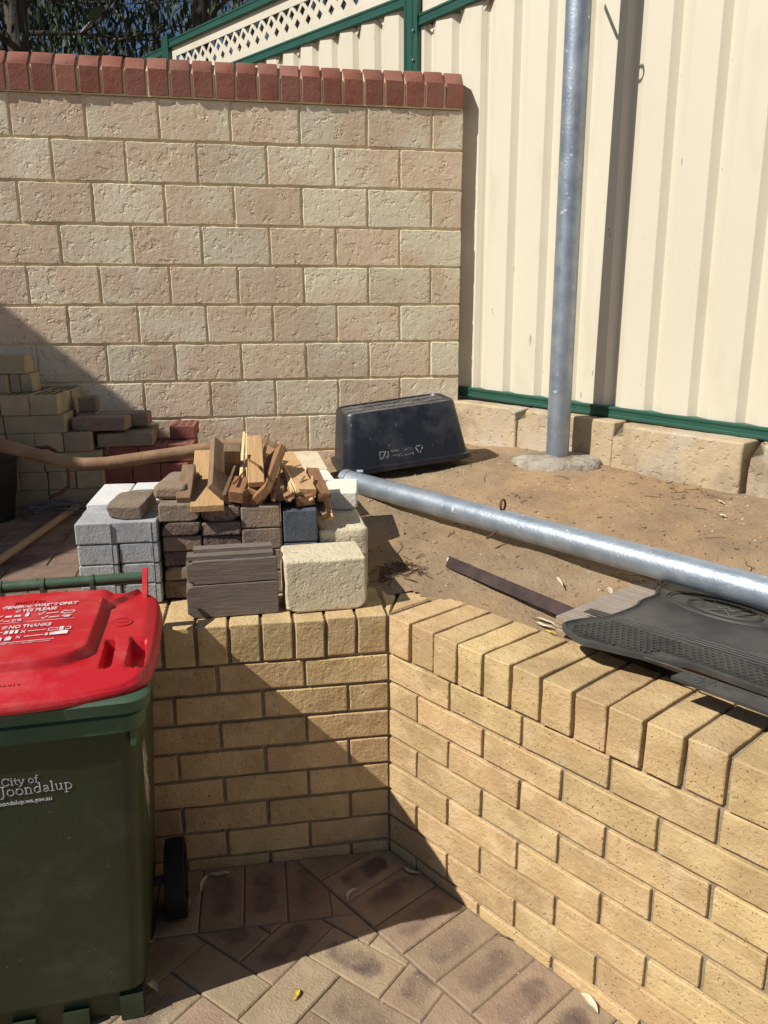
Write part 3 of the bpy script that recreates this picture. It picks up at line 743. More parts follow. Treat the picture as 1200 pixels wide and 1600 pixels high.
b = MB(); bars(b, [(-.018, -.014), (.018, -.014), (.018, .014), (-.018, .014)], .003, True); bars(b, [(-.008, -.012), (.008, .012)], .004); bars(b, [(-.012, .006), (.0, .012)], .004)
o = on_tub(b.mesh('printed_mark'), -.095, .064, M['tubprint']); o.name = 'printed_mark'

# ---------------------------------------------------------------- plywood board, rubber mat, picket
def Bp(s, d, z=0): p = DB*s+BB*d; return Vector((p.x, p.y, z))
SB0 = DB.dot(Vector((.40, -.22, 0)))
board = empty('plywood_board', Bp(SB0, .221, .13), -PHI, 'weathered thick plywood board under the black rubber mat behind the brick coping', 'board')
b = MB(); b.box((.55, .23, .0355), (1.10, .46, .009)); b.build('board_face', M['ply'], board)
zz = 0.002
for i in range(6):
    off = random.uniform(-.002, .0015); b = MB(); b.box((.55+off, .23+off, zz+.0024), (1.10-.004*(i % 2), .46-.004*(i % 2), .0047)); b.build('ply_layer', M['plyedge'] if i % 2 else M['ply'], board); zz += .0049
board.rotation_euler = (0, 0, -PHI)

mat_o = empty('rubber_car_mat', (0, 0, 0), 0, 'moulded black rubber car mat with honeycomb tread lying on the plywood board', 'mat')
outl = [(.383, -.300), (.372, -.335), (.380, -.410), (.427, -.455), (.502, -.534), (.538, -.566), (.566, -.574), (.594, -.628), (.654, -.723), (.738, -.858), (.816, -.98), (.87, -1.01),
        (1.14, -.84), (1.19, -.76), (1.10, -.55), (.985, -.32), (.90, -.14), (.845, -.05), (.80, -.03), (.777, -.055), (.767, -.092), (.735, -.118), (.713, -.140), (.700, -.172), (.632, -.205), (.610, -.236), (.55, -.268), (.497, -.290), (.448, -.284)]
cx_, cyy = .74, -.47
def matz(x, y):
    d = x*BB.x+y*BB.y
    return .181+.004*min(1, max(0, (d-.15)/.3))-max(0, .16-d)*.04+.003*mnoise.noise(Vector((x*4, y*4, 0)))
def smooth_poly(P_, it=2):
    for _ in range(it):
        Q = []
        for i in range(len(P_)):
            a, c = Vector(P_[i]), Vector(P_[(i+1) % len(P_)]); Q += [tuple(a.lerp(c, .25)), tuple(a.lerp(c, .75))]
        P_ = Q
    return P_
so = smooth_poly(outl, 1)[::-1]
ins1, _ = inset(so, .007); ins2, _ = inset(so, .016)
if len(ins1) == len(so) == len(ins2):
    pass
def ringz(P_, dz): return [(x, y, matz(x, y)+dz) for x, y in P_]
if so and sum(so[i][0]*so[(i+1) % len(so)][1]-so[(i+1) % len(so)][0]*so[i][1] for i in range(len(so))) < 0: so = so[::-1]
n_ = len(so); layers = []
layers.append(ringz(so, -.0045)); layers.append(ringz(so, .007)); layers.append(ringz(ins1, .0095)); layers.append(ringz(ins1, .009)); layers.append(ringz(ins2, .001))
for f in (.9, .75, .55, .3, .05):
    layers.append(ringz([(cx_+(x-cx_)*f, cyy+(y-cyy)*f) for x, y in ins2], .001))
b = MB(); b.loft(layers, False, True); b.build('mat_body', M['rubber'], mat_o, 50)
def inside(P_, x, y):
    c = False
    for i in range(len(P_)):
        (x1, y1), (x2, y2) = P_[i-1], P_[i]
        if (y1 > y) != (y2 > y) and x < (x2-x1)*(y-y1)/(y2-y1)+x1: c = not c
    return c
ins3, _ = inset(so, .028)
# honeycomb tread: raised hexagon rims
b = MB(); hexr = .0092
def inband(x, y):
    s = x*DB.x+y*DB.y; d = x*BB.x+y*BB.y
    return .135 < d < .135+.115+(s-.4)*.06 and .43 < s < 1.35 and not (s > .70 and d < .19)
for i in range(80):
    for j in range(24):
        s = .40+hexr*1.73*(i+.5*(j % 2)); d = .12+hexr*1.5*j; p = Bp(s, d)
        if not inband(p.x, p.y) or not inside(ins3, p.x, p.y): continue
        vs = []
        for rr, dz in ((1.0, .0012), (.95, .0048), (.74, .0048), (.68, .0012)):
            for k in range(6):
                a = rad(60*k+30)-PHI; x, y = p.x+hexr*.97*rr*math.cos(a), p.y+hexr*.97*rr*math.sin(a); vs.append((x, y, matz(x, y)+dz))
        b.add(vs, [(6*q+k, 6*q+(k+1) % 6, 6*q+6+(k+1) % 6, 6*q+6+k) for q in range(3) for k in range(6)])
o = b.build('honeycomb_tread', M['rubber'], mat_o); tag(o, kind='stuff')
# swage lines and oval badge
b = MB()
def mline(P_, r=.003, dz=.002):
    b.tube([(x, y, matz(x, y)+dz) for x, y in P_], r, 6)
def oval(s, d, a, c, rot, n=40):
    R_ = []
    for k in range(n+1):
        th = 2*math.pi*k/n; u, v = a*math.cos(th), c*math.sin(th); x, y = u*math.cos(rot)-v*math.sin(rot), u*math.sin(rot)+v*math.cos(rot)
        p = Bp(s+x, d+y); R_.append((p.x, p.y))
    return R_
ls, ld = DB.dot(Vector((.824, -.291, 0))), BB.dot(Vector((.824, -.291, 0)))
for a, c in ((.155, .075), (.145, .068), (.095, .047), (.088, .042)): mline(oval(ls, ld+.0, a, c, 0))
for dd in (.0, .012, .024):
    mline([tuple(Bp(s, .268+dd+(s-.45)*.04+.014*math.sin((s-.4)*3.0))[:2]) for s in [.45+.05*k for k in range(18)]], .0025)
mline([tuple(Bp(s, .126-.0*s+.012*math.sin((s-.5)*6))[:2]) for s in [.56+.04*k for k in range(17)]], .0025)
def badge(P_): mline([tuple(Bp(ls+x*.9, ld+y*.42)[:2]) for x, y in P_], .0028)
badge([(-.05, .085), (-.018, -.0), (0, .05), (.018, -.0), (.05, .085)]); badge([(-.075, .045), (-.035, -.085), (0, .0), (.035, -.085), (.075, .045)])
b.build('raised_badge', M['rubber'], mat_o, 180)
# front lip tray of the mat
b = MB()
P_ = [Bp(s, d) for s, d in ((.79, .085), (.80, .13), (1.25, .135), (1.27, .07))]
b.loft([[(p.x, p.y, matz(p.x, p.y)+dz) for p in P_] for dz in (.0015, .009)]); b.build('lip', M['rubber'], mat_o)
b = MB(); rng = random.Random(2)
for k in range(60):
    s = rng.uniform(.83, 1.2); d = rng.uniform(.09, .125); p = Bp(s, d)
    b.tube([(p.x+.006*math.cos(a), p.y+.006*math.sin(a), matz(p.x, p.y)+.0098) for a in [2*math.pi*q/8 for q in range(9)]], .0014, 4)
o = b.build('lip_tread', M['rubber'], mat_o); tag(o, kind='stuff')

pk = empty('steel_picket', (.245, .285, .146), 0, 'dark rusty steel picket lying on the soil and running under the plywood board', 'picket')
a0 = Vector((0, 0, .020)); a1 = Vector((.235, -.475, .004)); ax = (a1-a0).normalized(); sd = ax.cross(Vector((0, 0, 1))).normalized()
b = MB()
for rr in (-.95, math.pi+.65):
    wv = (sd*math.cos(rr)+Vector((0, 0, 1))*math.sin(rr))*.032; tv = ax.cross(wv).normalized()*.004
    q = [a0+ax*.0, a1, a1+wv, a0+wv*1.0+ax*.004]; q = [p_+Vector((0, 0, .014)) for p_ in q]
    b.add([p-tv for p in q]+[p+tv for p in q], [(3, 2, 1, 0), (4, 5, 6, 7), (0, 1, 5, 4), (1, 2, 6, 5), (2, 3, 7, 6), (3, 0, 4, 7)])
b.build('angle_bar', M['picket'], pk)
b = MB(); b.box(a0+Vector((-.003, .002, .008)), (.007, .012, .009), Matrix.Rotation(-.9, 3, 'Z')); b.build('painted_tip', M['whiteblk'], pk)
pb = MB()
for k in range(26):
    u = random.random(); p = Vector((.175, .155, .10)).lerp(Vector((.245, .075, .10)), u); R_ = Matrix.Rotation(random.uniform(0, 3), 3, 'Z') @ Matrix.Rotation(random.uniform(-1, 1), 3, 'X')
    pb.box(p+Vector((random.uniform(-.012, .012), random.uniform(-.012, .012), random.uniform(0, .012))), (random.uniform(.012, .035), random.uniform(.008, .02), .0012), R_)
tag(pb.build('torn_plastic', M['tub']), 'scrap of torn dark blue plastic on the soil at the coping corner', 'plastic scrap')
ds = MB(); ds.box(Bp(1.02, .25, .105), (.25, .06, .03), Matrix.Rotation(-PHI+.1, 3, 'Z')); 
tag(ds.build('slate_slab', M['blue']), 'dark slate slab in the gap under the front of the rubber mat', 'slab')

# ---------------------------------------------------------------- pile on the coping: blocks, sleepers, pavers
def box_thing(name, label, cat, x0, x1, y0, y1, z0, z1, m, bev=.004, wob=.0012, rz=0, group=None, nx=3, nz=2, ny=2, chip=.0, seed=None, tilt=(0, 0)):
    me = rbox(name, x1-x0, y1-y0, z1-z0, bev, nx, nz, wob, seed if seed is not None else random.randint(0, 9999), ny, chip); me.materials.append(m)
    o = put(name, me, None, None, ((x0+x1)/2, (y0+y1)/2, (z0+z1)/2), (tilt[0], tilt[1], rz)); return tag(o, label, cat, group)
CT = .1165   # top of coping
box_thing('cream_block', 'rough cream block standing on the brick coping, nearest of the pile', 'block', -.283, -.055, .052, .225, CT, CT+.152, M['recon'], .008, .0026, rad(2.5), None, 10, 7, 7, .016, 11)
sl = [('weathered grey hardwood sleeper lying on the brick coping, lower of the two', -.548, -.300, .060, .155, CT, .2105),
      ('weathered grey hardwood sleeper with a split top, upper of the two', -.545, -.300, .063, .158, .2125, .279)]
for i, (lb, x0, x1, y0, y1, z0, z1) in enumerate(sl):
    o = box_thing('timber_sleeper', lb, 'sleeper', x0, x1, y0, y1, z0, z1, M['sleeper'], .003, .0012, rad(2), 'sleepers on the coping', 14, 6, 2, .012, 30+i)
    b = MB()
    L = x1-x0
    if i == 1:
        b.box((-.004, -.012, (z1-z0)/2+.006), (L-.012, .05, .011)); b.build('splinter_layer', M['sleeper'], o); b = MB(); b.box((.004, .016, (z1-z0)/2+.011), (L-.03, .04, .02)); b.build('splinter_layer', M['sleeper'], o)
# brown pavers: four columns of heads facing the viewer
zc1 = [CT+.001, .176, .217, .262, .309, .3495, .404]
nm = ['bottom', 'second from bottom', 'third from bottom', 'third from top', 'second from top', 'top']
for i in range(6):
    box_thing('brown_paver', 'brown paver in the left column of the pile beside the grey pavers, %s' % nm[i], 'paver', -.624+random.uniform(-.004, .004), -.5105, .222+random.uniform(-.004, .006), .45, zc1[i]+.0008, zc1[i+1]-.001,
              M['brown'] if i in (5, 3, 1) else M['brownrough'], .006, .0016, random.uniform(-.02, .02), 'brown pavers stacked behind the coping', 4, 3, 1, .016)
zc2 = [CT+.001, .16, .21, .258, .303, .345, .392]
for i in range(6):
    box_thing('brown_paver', 'brown paver in the second column of the pile under the timber offcuts, %s' % nm[i], 'paver', -.5085, -.3965, .222+random.uniform(-.004, .006), .45, zc2[i]+.0008, zc2[i+1]-.001,
              M['brown'] if i in (0, 1) else M['brownrough'], .006, .0016, random.uniform(-.015, .015), 'brown pavers stacked behind the coping', 4, 3, 1, .016)
zc3 = [CT+.001, .19, .257, .3215, .388]
for i in range(4):
    box_thing('brown_paver', 'thick smooth brown paver right of the rough ones, %s' % ['bottom', 'second from bottom', 'second from top', 'top'][i], 'paver', -.394, -.280, .222+random.uniform(-.003, .004), .45, zc3[i]+.0008, zc3[i+1]-.001,
              M['brown'], .005, .0008, random.uniform(-.012, .012), 'brown pavers stacked behind the coping', 3, 2, 1)
for i, (z0, z1) in enumerate(((CT+.001, .195), (.196, .272), (.2735, .371))):
    box_thing('blue_paver', 'dark blue grey paver beside the cream block, %s' % ['bottom', 'middle', 'top'][i], 'paver', -.275, -.174, .222, .45, z0, z1, M['blue'], .006, .0008, random.uniform(-.01, .01), 'blue grey pavers in the pile', 3, 2, 1)
box_thing('limestone_half_block', 'long cream limestone block behind the nearest cream block, holding the white slabs', 'block', -.170, -.022, .242, .70, .112, .302, M['recon'], .010, .004, rad(.5), None, 7, 7, 14, .04, 61)
box_thing('white_block', 'white painted block lying at an angle on the limestone block', 'block', -.118, -.010, .47, .70, .3045, .362, M['whiteblk'], .004, .0012, rad(-8), None, 4, 2, 6, .015, 62)
box_thing('cream_slab', 'cream slab of smooth stone at the back right of the timber offcuts, nearer one', 'slab', -.192, -.078, .715, .91, .285, .358, M['whiteblk'], .004, .001, rad(3), 'cream slabs', 3, 2, 4)
box_thing('cream_slab', 'cream slab of smooth stone at the back right of the timber offcuts, farther one beside the tub', 'slab', -.214, -.083, .915, 1.33, .285, .360, M['recon'], .004, .001, rad(1), 'cream slabs', 3, 2, 6)
for i, (x0, x1, y0, y1) in enumerate(((-.21, -.085, .70, .95), (-.215, -.085, .955, 1.33))):
    box_thing('support_brick', 'cream brick hidden under the %s cream slab' % ['nearer', 'farther'][i], 'brick', x0, x1, y0, y1, .115, .284, M['recon'], .004, .001, 0, 'bricks under the cream slabs')

# grey concrete pavers
def grey_paver(x0, x1, y0, y1, z0, z1, label, ribs=(), mk='grey'):
    o = box_thing('grey_paver', label, 'paver', x0, x1, y0, y1, z0, z1, M[mk], .005, .0009, random.uniform(-.008, .008), 'grey pavers stacked behind the bin', 3, 2, 3)
    cxx = (x0+x1)/2; hy = (y1-y0)/2
    for (xa, wd) in ribs:
        b = MB(); b.box((xa-cxx, -hy-.0022, 0), (wd, .006, (z1-z0)-.006)); b.build('spacer_rib', M['grey'], o)
    return o
zg = [CT+.001, .178, .239, .300, .363]
rows = ['bottom', 'second from bottom', 'second from top']
for i in range(3):
    grey_paver(-.852, -.742, .205, .43, zg[i]+.0006, zg[i+1]-.0006, 'grey concrete paver, left one in the row %s of its stack' % rows[i], ((-.762, .008), (-.750, .010)))
    grey_paver(-.738, -.630, .205, .43, zg[i]+.0006, zg[i+1]-.0006, 'grey concrete paver, right one in the row %s of its stack' % rows[i], ((-.650, .007), (-.638, .011)))
grey_paver(-.853, -.630, .203, .318, zg[3]+.0006, zg[4], 'long grey concrete paver at the front of the top row of its stack', ((-.76, .006), (-.650, .007), (-.637, .010)))
grey_paver(-.856, -.632, .321, .436, zg[3]+.0006, zg[4], 'long grey concrete paver second from the front in the top row of its stack')
grey_paver(-.868, -.764, .44, .75, zg[3]+.0006, zg[4]+.001, 'sunlit-coloured grey paver at the back left of the top row of its stack', (), 'sunlitgrey')
grey_paver(-.760, -.652, .44, .755, zg[3]+.0006, zg[4]+.001, 'sunlit-coloured grey paver at the back right of the top row of its stack', (), 'sunlitgrey')
for i, (xa, xb) in enumerate(((-.866, -.764), (-.760, -.652))):
    grey_paver(xa, xb, .44, .75, CT+.02, zg[3], 'grey block under the %s sunlit-coloured grey paver' % ['left', 'right'][i])
box_thing('brown_paver', 'brown chipped paver lying alone on top of the grey pavers', 'paver', -.768, -.664, .222, .455, .3645, .4035, M['brown'], .006, .002, rad(-3), None, 5, 3, 8, .05, 77)
box_thing('hexagonal_paver', 'pinkish brown paver with sloping edges at the left end of the timber offcuts', 'paver', -.632, -.535, .27, .50, .406, .448, M['brown'], .014, .001, rad(-7), None, 3, 2, 3)

# ---------------------------------------------------------------- timber offcuts
def offcut(name, label, A, B, wdt, th, roll, m, cat='timber offcut', group='timber offcuts on the pile', taper=1.0, split=0.0):
    """A near end, B far end (centres), roll about the long axis in degrees"""
    A = Vector(A); B = Vector(B); ax = (B-A); L = ax.length; ax.normalize()
    u = ax.cross(Vector((0, 0, 1))).normalized(); v = u.cross(ax).normalized()
    cr, sr = math.cos(rad(roll)), math.sin(rad(roll)); uu = u*cr+v*sr; vv = v*cr-u*sr
    me = rbox(name, L, wdt, th, min(.0022, th*.2), 5, 0, .0007, random.randint(0, 9999), 1)
    if taper != 1 or split:
        for vt in me.vertices:
            f = (vt.co.x/L+.5)
            vt.co.y *= 1+(taper-1)*f; vt.co.z *= 1+(taper-1)*f
            if split and f < .06: vt.co.x += random.uniform(-split, split*.3)
    me.materials.append(m)
    R_ = Matrix((ax, uu, vv)).transposed().to_4x4(); R_.translation = (A+B)/2
    o = bpy.data.objects.new(name, me); COL.objects.link(o); o.matrix_world = R_
    return tag(o, label, cat, group)
def P3(x, y, Y):
    """point of the plane y=Y at photo position, worked out beforehand by hand: kept as plain numbers below"""
    return None
TZ = .405
OFF = [
    ('timber_offcut', 'short red brown offcut at the left end leaning on the sloping edged paver', (-0.555, 0.235, 0.41), (-0.551, 0.438, 0.47), 0.04, 0.022, 0, 'oldwood', 1, 0),
    ('timber_board', 'wide flat pine board overhanging the front of the pile', (-0.487, 0.2, 0.392), (-0.514, 0.798, 0.455), 0.094, 0.02, 0, 'pine', 1, 0),
    ('timber_board', 'grey brown board tilted on its edge beside the wide pine board', (-0.45, 0.235, 0.424), (-0.459, 0.641, 0.5), 0.082, 0.022, -46, 'oldwood', 1, 0.004),
    ('timber_offcut', 'short dark stub of wood behind the tilted board', (-0.421, 0.42, 0.436), (-0.414, 0.35, 0.54), 0.05, 0.03, 5, 'oldwood', 1, 0.004),
    ('timber_splinter', 'tall pale yellow splinter standing in the middle of the offcuts', (-0.391, 0.29, 0.457), (-0.381, 0.608, 0.55), 0.011, 0.008, 20, 'pinepale', 0.8, 0),
    ('timber_splinter', 'second pale splinter behind the tall yellow one', (-0.376, 0.3, 0.444), (-0.372, 0.506, 0.56), 0.008, 0.006, 30, 'pinepale', 0.7, 0),
    ('timber_offcut', 'chunky square offcut with its sawn end to the viewer', (-0.407, 0.215, 0.418), (-0.39, 0.307, 0.445), 0.042, 0.036, -8, 'jarrah', 1, 0),
    ('timber_offcut', 'small brown block beside the chunky square offcut', (-0.386, 0.225, 0.422), (-0.381, 0.307, 0.43), 0.026, 0.022, 25, 'oldwood', 1, 0),
    ('timber_board', 'centre pine board lying highest with its flat face up', (-0.347, 0.24, 0.448), (-0.347, 0.482, 0.55), 0.048, 0.018, 2, 'pine', 0.94, 0),
    ('timber_board', 'orange brown board rolled on its edge right of the centre board', (-0.34, 0.22, 0.414), (-0.28, 0.476, 0.5), 0.075, 0.024, 44, 'jarrah', 1, 0),
    ('timber_board', 'lighter orange board lying under the rolled board', (-0.349, 0.245, 0.416), (-0.304, 0.56, 0.5), 0.06, 0.022, -30, 'pine', 1, 0),
    ('timber_splinter', 'thin pale sliver lying across the centre board', (-0.328, 0.33, 0.478), (-0.371, 0.226, 0.53), 0.012, 0.005, 0, 'pinepale', 0.5, 0),
    ('timber_board', 'flat orange board at the right with a shaded near end', (-0.203, 0.26, 0.414), (-0.248, 0.689, 0.455), 0.062, 0.024, -4, 'pine', 1, 0),
    ('timber_splinter', 'left one of the pale split slivers on the right boards', (-0.243, 0.245, 0.418), (-0.263, 0.523, 0.46), 0.012, 0.01, 15, 'pinepale', 0.5, 0.008),
    ('timber_splinter', 'right one of the pale split slivers on the right boards', (-0.228, 0.245, 0.42), (-0.259, 0.475, 0.458), 0.01, 0.008, -15, 'pinepale', 0.5, 0.008),
    ('timber_offcut', 'dark red brown offcut at the right end lying on the limestone block', (-0.149, 0.27, 0.394), (-0.167, 0.508, 0.43), 0.04, 0.026, -6, 'jarrah', 1, 0.003),
    ('timber_offcut', 'squat brown block under the rolled board', (-0.287, 0.26, 0.412), (-0.285, 0.421, 0.41), 0.042, 0.042, 0, 'oldwood', 1, 0),
    ('timber_offcut', 'red stained offcut end under the flat orange board', (-0.206, 0.245, 0.392), (-0.229, 0.446, 0.4), 0.055, 0.03, 6, 'jarrah', 1, 0),
    ('timber_offcut', 'dark offcut wedge under the centre of the pile', (-0.364, 0.235, 0.397), (-0.35, 0.395, 0.4), 0.06, 0.035, 8, 'jarrah', 1, 0),
    ('timber_stick', 'left one of the rotten round sticks hanging at the right front', (-0.168, 0.235, 0.34), (-0.165, 0.358, 0.37), 0.018, 0.016, 0, 'oldwood', 1, 0.006),
    ('timber_stick', 'middle one of the rotten round sticks hanging at the right front', (-0.151, 0.24, 0.345), (-0.152, 0.356, 0.375), 0.02, 0.018, 20, 'oldwood', 1, 0.006),
    ('timber_stick', 'right pale one of the rotten sticks hanging at the right front', (-0.131, 0.25, 0.334), (-0.135, 0.353, 0.37), 0.016, 0.014, 10, 'pine', 1, 0.006),
    ('timber_offcut', 'orange split piece between the slivers and the rolled board', (-0.253, 0.235, 0.407), (-0.265, 0.459, 0.43), 0.03, 0.02, 25, 'jarrah', 1, 0.006)]
for (nme, lb, A, B, wd, th, rl, mk, tpr, spl) in OFF:
    offcut(nme, lb, A, B, wd, th, rl, M[mk], 'timber offcut', 'timber offcuts on the pile', tpr, spl)

SPL = [('thin brown splinter leaning across the tilted board', (-.44, .22, .425), (-.40, .40, .50), 'oldwood'), ('reddish splinter poking out below the rolled board', (-.30, .215, .405), (-.27, .40, .47), 'jarrah'),
       ('dull splinter beside the flat orange board', (-.255, .22, .40), (-.20, .36, .445), 'oldwood'), ('short pale splinter at the right end of the offcuts', (-.19, .235, .395), (-.175, .38, .44), 'pine'),
       ('thin dark splinter standing behind the centre board', (-.325, .40, .50), (-.30, .50, .56), 'oldwood'), ('flat brown sliver resting on the chunky square offcut', (-.41, .235, .455), (-.375, .36, .475), 'jarrah')]
for lb, A, B, mk in SPL:
    offcut('timber_splinter', lb, A, B, random.uniform(.007, .014), random.uniform(.004, .008), random.uniform(-40, 40), M[mk], 'timber offcut', 'loose splinters among the offcuts', .5, .004)

# ---------------------------------------------------------------- back left: stacks of bricks and pavers, pot, bent pipe
def cored_brick(x0, x1, y0, y1, z0, z1, label, m, group, holes=True, along='y', hm='hole_shade'):
    o = box_thing('cored_brick', label, 'brick', x0, x1, y0, y1, z0, z1, m, .003, .0008, random.uniform(-.012, .012), group, 2, 1, 2)
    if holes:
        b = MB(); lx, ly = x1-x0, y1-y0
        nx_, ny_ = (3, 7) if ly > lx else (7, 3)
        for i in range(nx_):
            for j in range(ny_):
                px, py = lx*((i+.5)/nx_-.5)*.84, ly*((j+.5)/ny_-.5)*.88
                b.box((px, py, (z1-z0)/2-.0005), (lx/nx_*.5, ly/ny_*.42, .0034))  # thin dark blocks stand in for the shade inside the core holes
        tag(b.build('core_hole_shade', M[hm], o), kind='stuff')
    return o
Y0 = 1.30; zs = [.166, .2395, .3125, .3915, .4715, .5445, .6245, .70, .775]
gy = 'old cream bricks stacked on the terrace'
yb = lambda x0, x1, y0, y1, k, lb, holes=False: cored_brick(x0, x1, y0, y1, zs[k]+.0006, zs[k+1]-.0006, lb, M['yellowold'], gy, holes)
# bottom rows
yb(-1.425, -1.20, Y0, Y0+.11, 0, 'cream brick laid lengthwise at the left of the bottom course on the terrace')
yb(-1.197, -.985, Y0, Y0+.11, 0, 'cream brick laid lengthwise at the right of the bottom course on the terrace')
for i, x in enumerate((-1.41, -1.302, -1.193, -1.084)):
    yb(x, x+.105, Y0-.005, Y0+.225, 1, 'cream brick end-on in the second course, %s from the left' % ['first', 'second', 'third', 'fourth'][i])
yb(-1.43, -1.205, Y0, Y0+.11, 2, 'cream brick lengthwise in the third course, left')
yb(-1.202, -.985, Y0, Y0+.11, 2, 'cream brick lengthwise in the third course, right, under the cored brick')
for i, x in enumerate((-1.335, -1.227, -1.118)):
    yb(x, x+.105, Y0-.003, Y0+.225, 3, 'cream brick end-on in the fourth course, %s' % ['left', 'middle', 'right with its core holes showing'][i], True)
yb(-1.44, -1.338, Y0, Y0+.225, 3, 'cream brick end-on in the fourth course, far left')
yb(-1.338, -1.108, Y0, Y0+.11, 4, 'cream brick lengthwise in the fifth course under the cored pair')
yb(-1.338, -1.108, Y0+.112, Y0+.225, 4, 'cream brick lengthwise behind the one in the fifth course')
yb(-1.45, -1.342, Y0, Y0+.225, 4, 'cream brick end-on at the left of the fifth course')
for i, x in enumerate((-1.342, -1.232)):
    yb(x, x+.107, Y0-.006, Y0+.22, 5, 'cream cored brick end-on on top of the right of the stack, %s of the pair' % ['left', 'right'][i], True)
    yb(x+.006, x+.113, Y0+.223, Y0+.43, 5, 'cream cored brick behind the %s of the top pair' % ['left', 'right'][i], True)
    yb(x, x+.113, Y0+.228, Y0+.43, 4, 'cream brick supporting the %s brick behind the top pair' % ['left', 'right'][i])
    yb(x, x+.113, Y0+.228, Y0+.43, 3, 'cream brick under the supporting %s brick behind the pair' % ['left', 'right'][i])
yb(-1.48, -1.345, 1.42, 1.53, 6, 'cream brick at the left end of the seventh course')
yb(-1.342, -1.302, 1.45, 1.56, 6, 'narrow cut cream brick in the seventh course')
yb(-1.300, -1.255, 1.45, 1.58, 6, 'cut cream brick at the right end of the seventh course')
yb(-1.50, -1.272, 1.44, 1.56, 7, 'cream brick topmost on the stack at the left edge')
yb(-1.56, -1.45, 1.42, 1.65, 5, 'cream brick at the far left of the sixth course')
# brown pavers on the right side of the stack
bp = lambda x0, x1, y0, y1, z0, z1, lb, rz=0: box_thing('brown_paver', lb, 'paver', x0, x1, y0, y1, z0, z1, M['brown'], .007, .0012, rad(rz), 'brown pavers beside the cream bricks', 3, 2, 2)
bp(-1.0, -.775, 1.345, 1.46, .400, .458, 'brown paver lying lengthwise on the red bricks below the others', 1)
bp(-.99, -.775, 1.47, 1.585, .400, .4585, 'brown paver behind the lowest brown paver on the red bricks', 0)
bp(-1.088, -.872, 1.33, 1.445, .470, .526, 'long brown paver half in sun on top of the brown pair', -4)
bp(-1.03, -.80, 1.452, 1.565, .470, .528, 'brown paver with a sloping end behind the half sunlit one', -1)
bp(-1.085, -1.012, 1.46, 1.56, .535, .598, 'small dark brown paver piece highest beside the cored cream bricks', 2)
bp(-1.10, -1.01, 1.458, 1.57, .470, .534, 'brown paver piece under the small dark one', 0)
rb_ = lambda x0, x1, y0, y1, z0, z1, lb, h=True: cored_brick(x0, x1, y0, y1, z0, z1, lb, M['redold'], 'old red bricks on the terrace', h, hm='hole_shade')
rb_(-.955, -.84, 1.36, 1.58, .325, .398, 'red cored brick at the left under the brown pavers')
rb_(-.837, -.725, 1.36, 1.60, .325, .398, 'red cored brick second from the left under the brown pavers')
rb_(-.722, -.612, 1.37, 1.62, .325, .400, 'red cored brick at the right end in the sun')
rb_(-.72, -.612, 1.50, 1.72, .402, .46, 'red cored brick highest and nearest the block wall')
for i, x in enumerate((-.98, -.865, -.75)):
    rb_(x, x+.112, 1.34, 1.56, .247, .322, 'smooth red brick in the course below the cored red bricks, %s' % ['left', 'middle', 'right'][i], False)
    rb_(x, x+.112, 1.34, 1.56, .168, .245, 'smooth red brick in the bottom red course, %s' % ['left', 'middle', 'right'][i], False)

# plant pot
pot = empty('plant_pot', (-1.385, 1.16, terr_z(1.16)), 0, 'black plastic plant pot on the dark terrace paving at the left edge', 'pot')
rings = []
for (r, z) in ((.085, 0), (.115, .235), (.128, .24), (.132, .275), (.130, .28), (.122, .279), (.118, .25), (.105, .12), (.08, .02)): rings.append(circ_pts((r, z), 40))
b = MB(); b.loft(rings, True, True); b.build('pot_shell', M['black'], pot, 50)
# bent rusty tube
bt = empty('bent_pipe', (0, 0, 0), 0, 'bent tan rusted steel tube lying over the bricks behind the offcuts', 'pipe')
ctrlp = [(-1.62, .98, .59), (-1.42, 1.0, .53), (-1.27, 1.0, .474), (-1.14, 1.0, .431), (-1.05, 1.0, .403), (-.98, 1.0, .392), (-.90, 1.0, .393), (-.78, 1.0, .407), (-.588, 1.0, .429), (-.47, 1.0, .444), (-.39, 1.0, .451), (-.33, 1.0, .449), (-.285, 1.0, .434), (-.25, 1.0, .405), (-.225, 1.0, .35), (-.215, 1.0, .28)]
b = MB(); b.tube(ctrlp, .0245, 20); b.build('tube', M['rustpipe'], bt, 180)
b = MB(); hk = [(-1.185, 1.06, .447), (-1.12, 1.06, .452), (-1.10, 1.06, .44), (-1.075, 1.05, .41), (-1.055, 1.045, .375), (-1.052, 1.045, .34), (-1.058, 1.045, .30), (-1.09, 1.045, .275), (-1.13, 1.045, .262)]
b.tube(hk, .0075, 8); tag(b.build('steel_hook', M['rust'], None, 180), 'rusty bent steel hook hanging behind the tan tube', 'hook')
st_ = MB(); st_.tube([(-1.36, .15, .15), (-1.193, .604, .150), (-1.066, 1.285, .182)], .0135, 12); tag(st_.build('wooden_pole', M['stick'], None, 180), 'thin wooden pole lying on the dark terrace paving', 'pole')
# loose wire
rng = random.Random(4); b = MB()
for k in range(7):
    c = Vector((-1.16+rng.uniform(-.03, .05), 1.2, 0)); r = rng.uniform(.05, .12); a0 = rng.uniform(0, 6)
    b.tube([(c.x+r*1.3*math.cos(a0+a*.3), c.y-.02+r*.5*math.sin(a0+a*.3), terr_z(1.2)+.012+.02*abs(math.sin(a*.5+k))+.004*k) for a in range(15)], .0028, 5)
tag(b.build('wire_coil', M['wire'], None, 180), 'tangle of grey wire on the terrace beside the plant pot', 'wire')

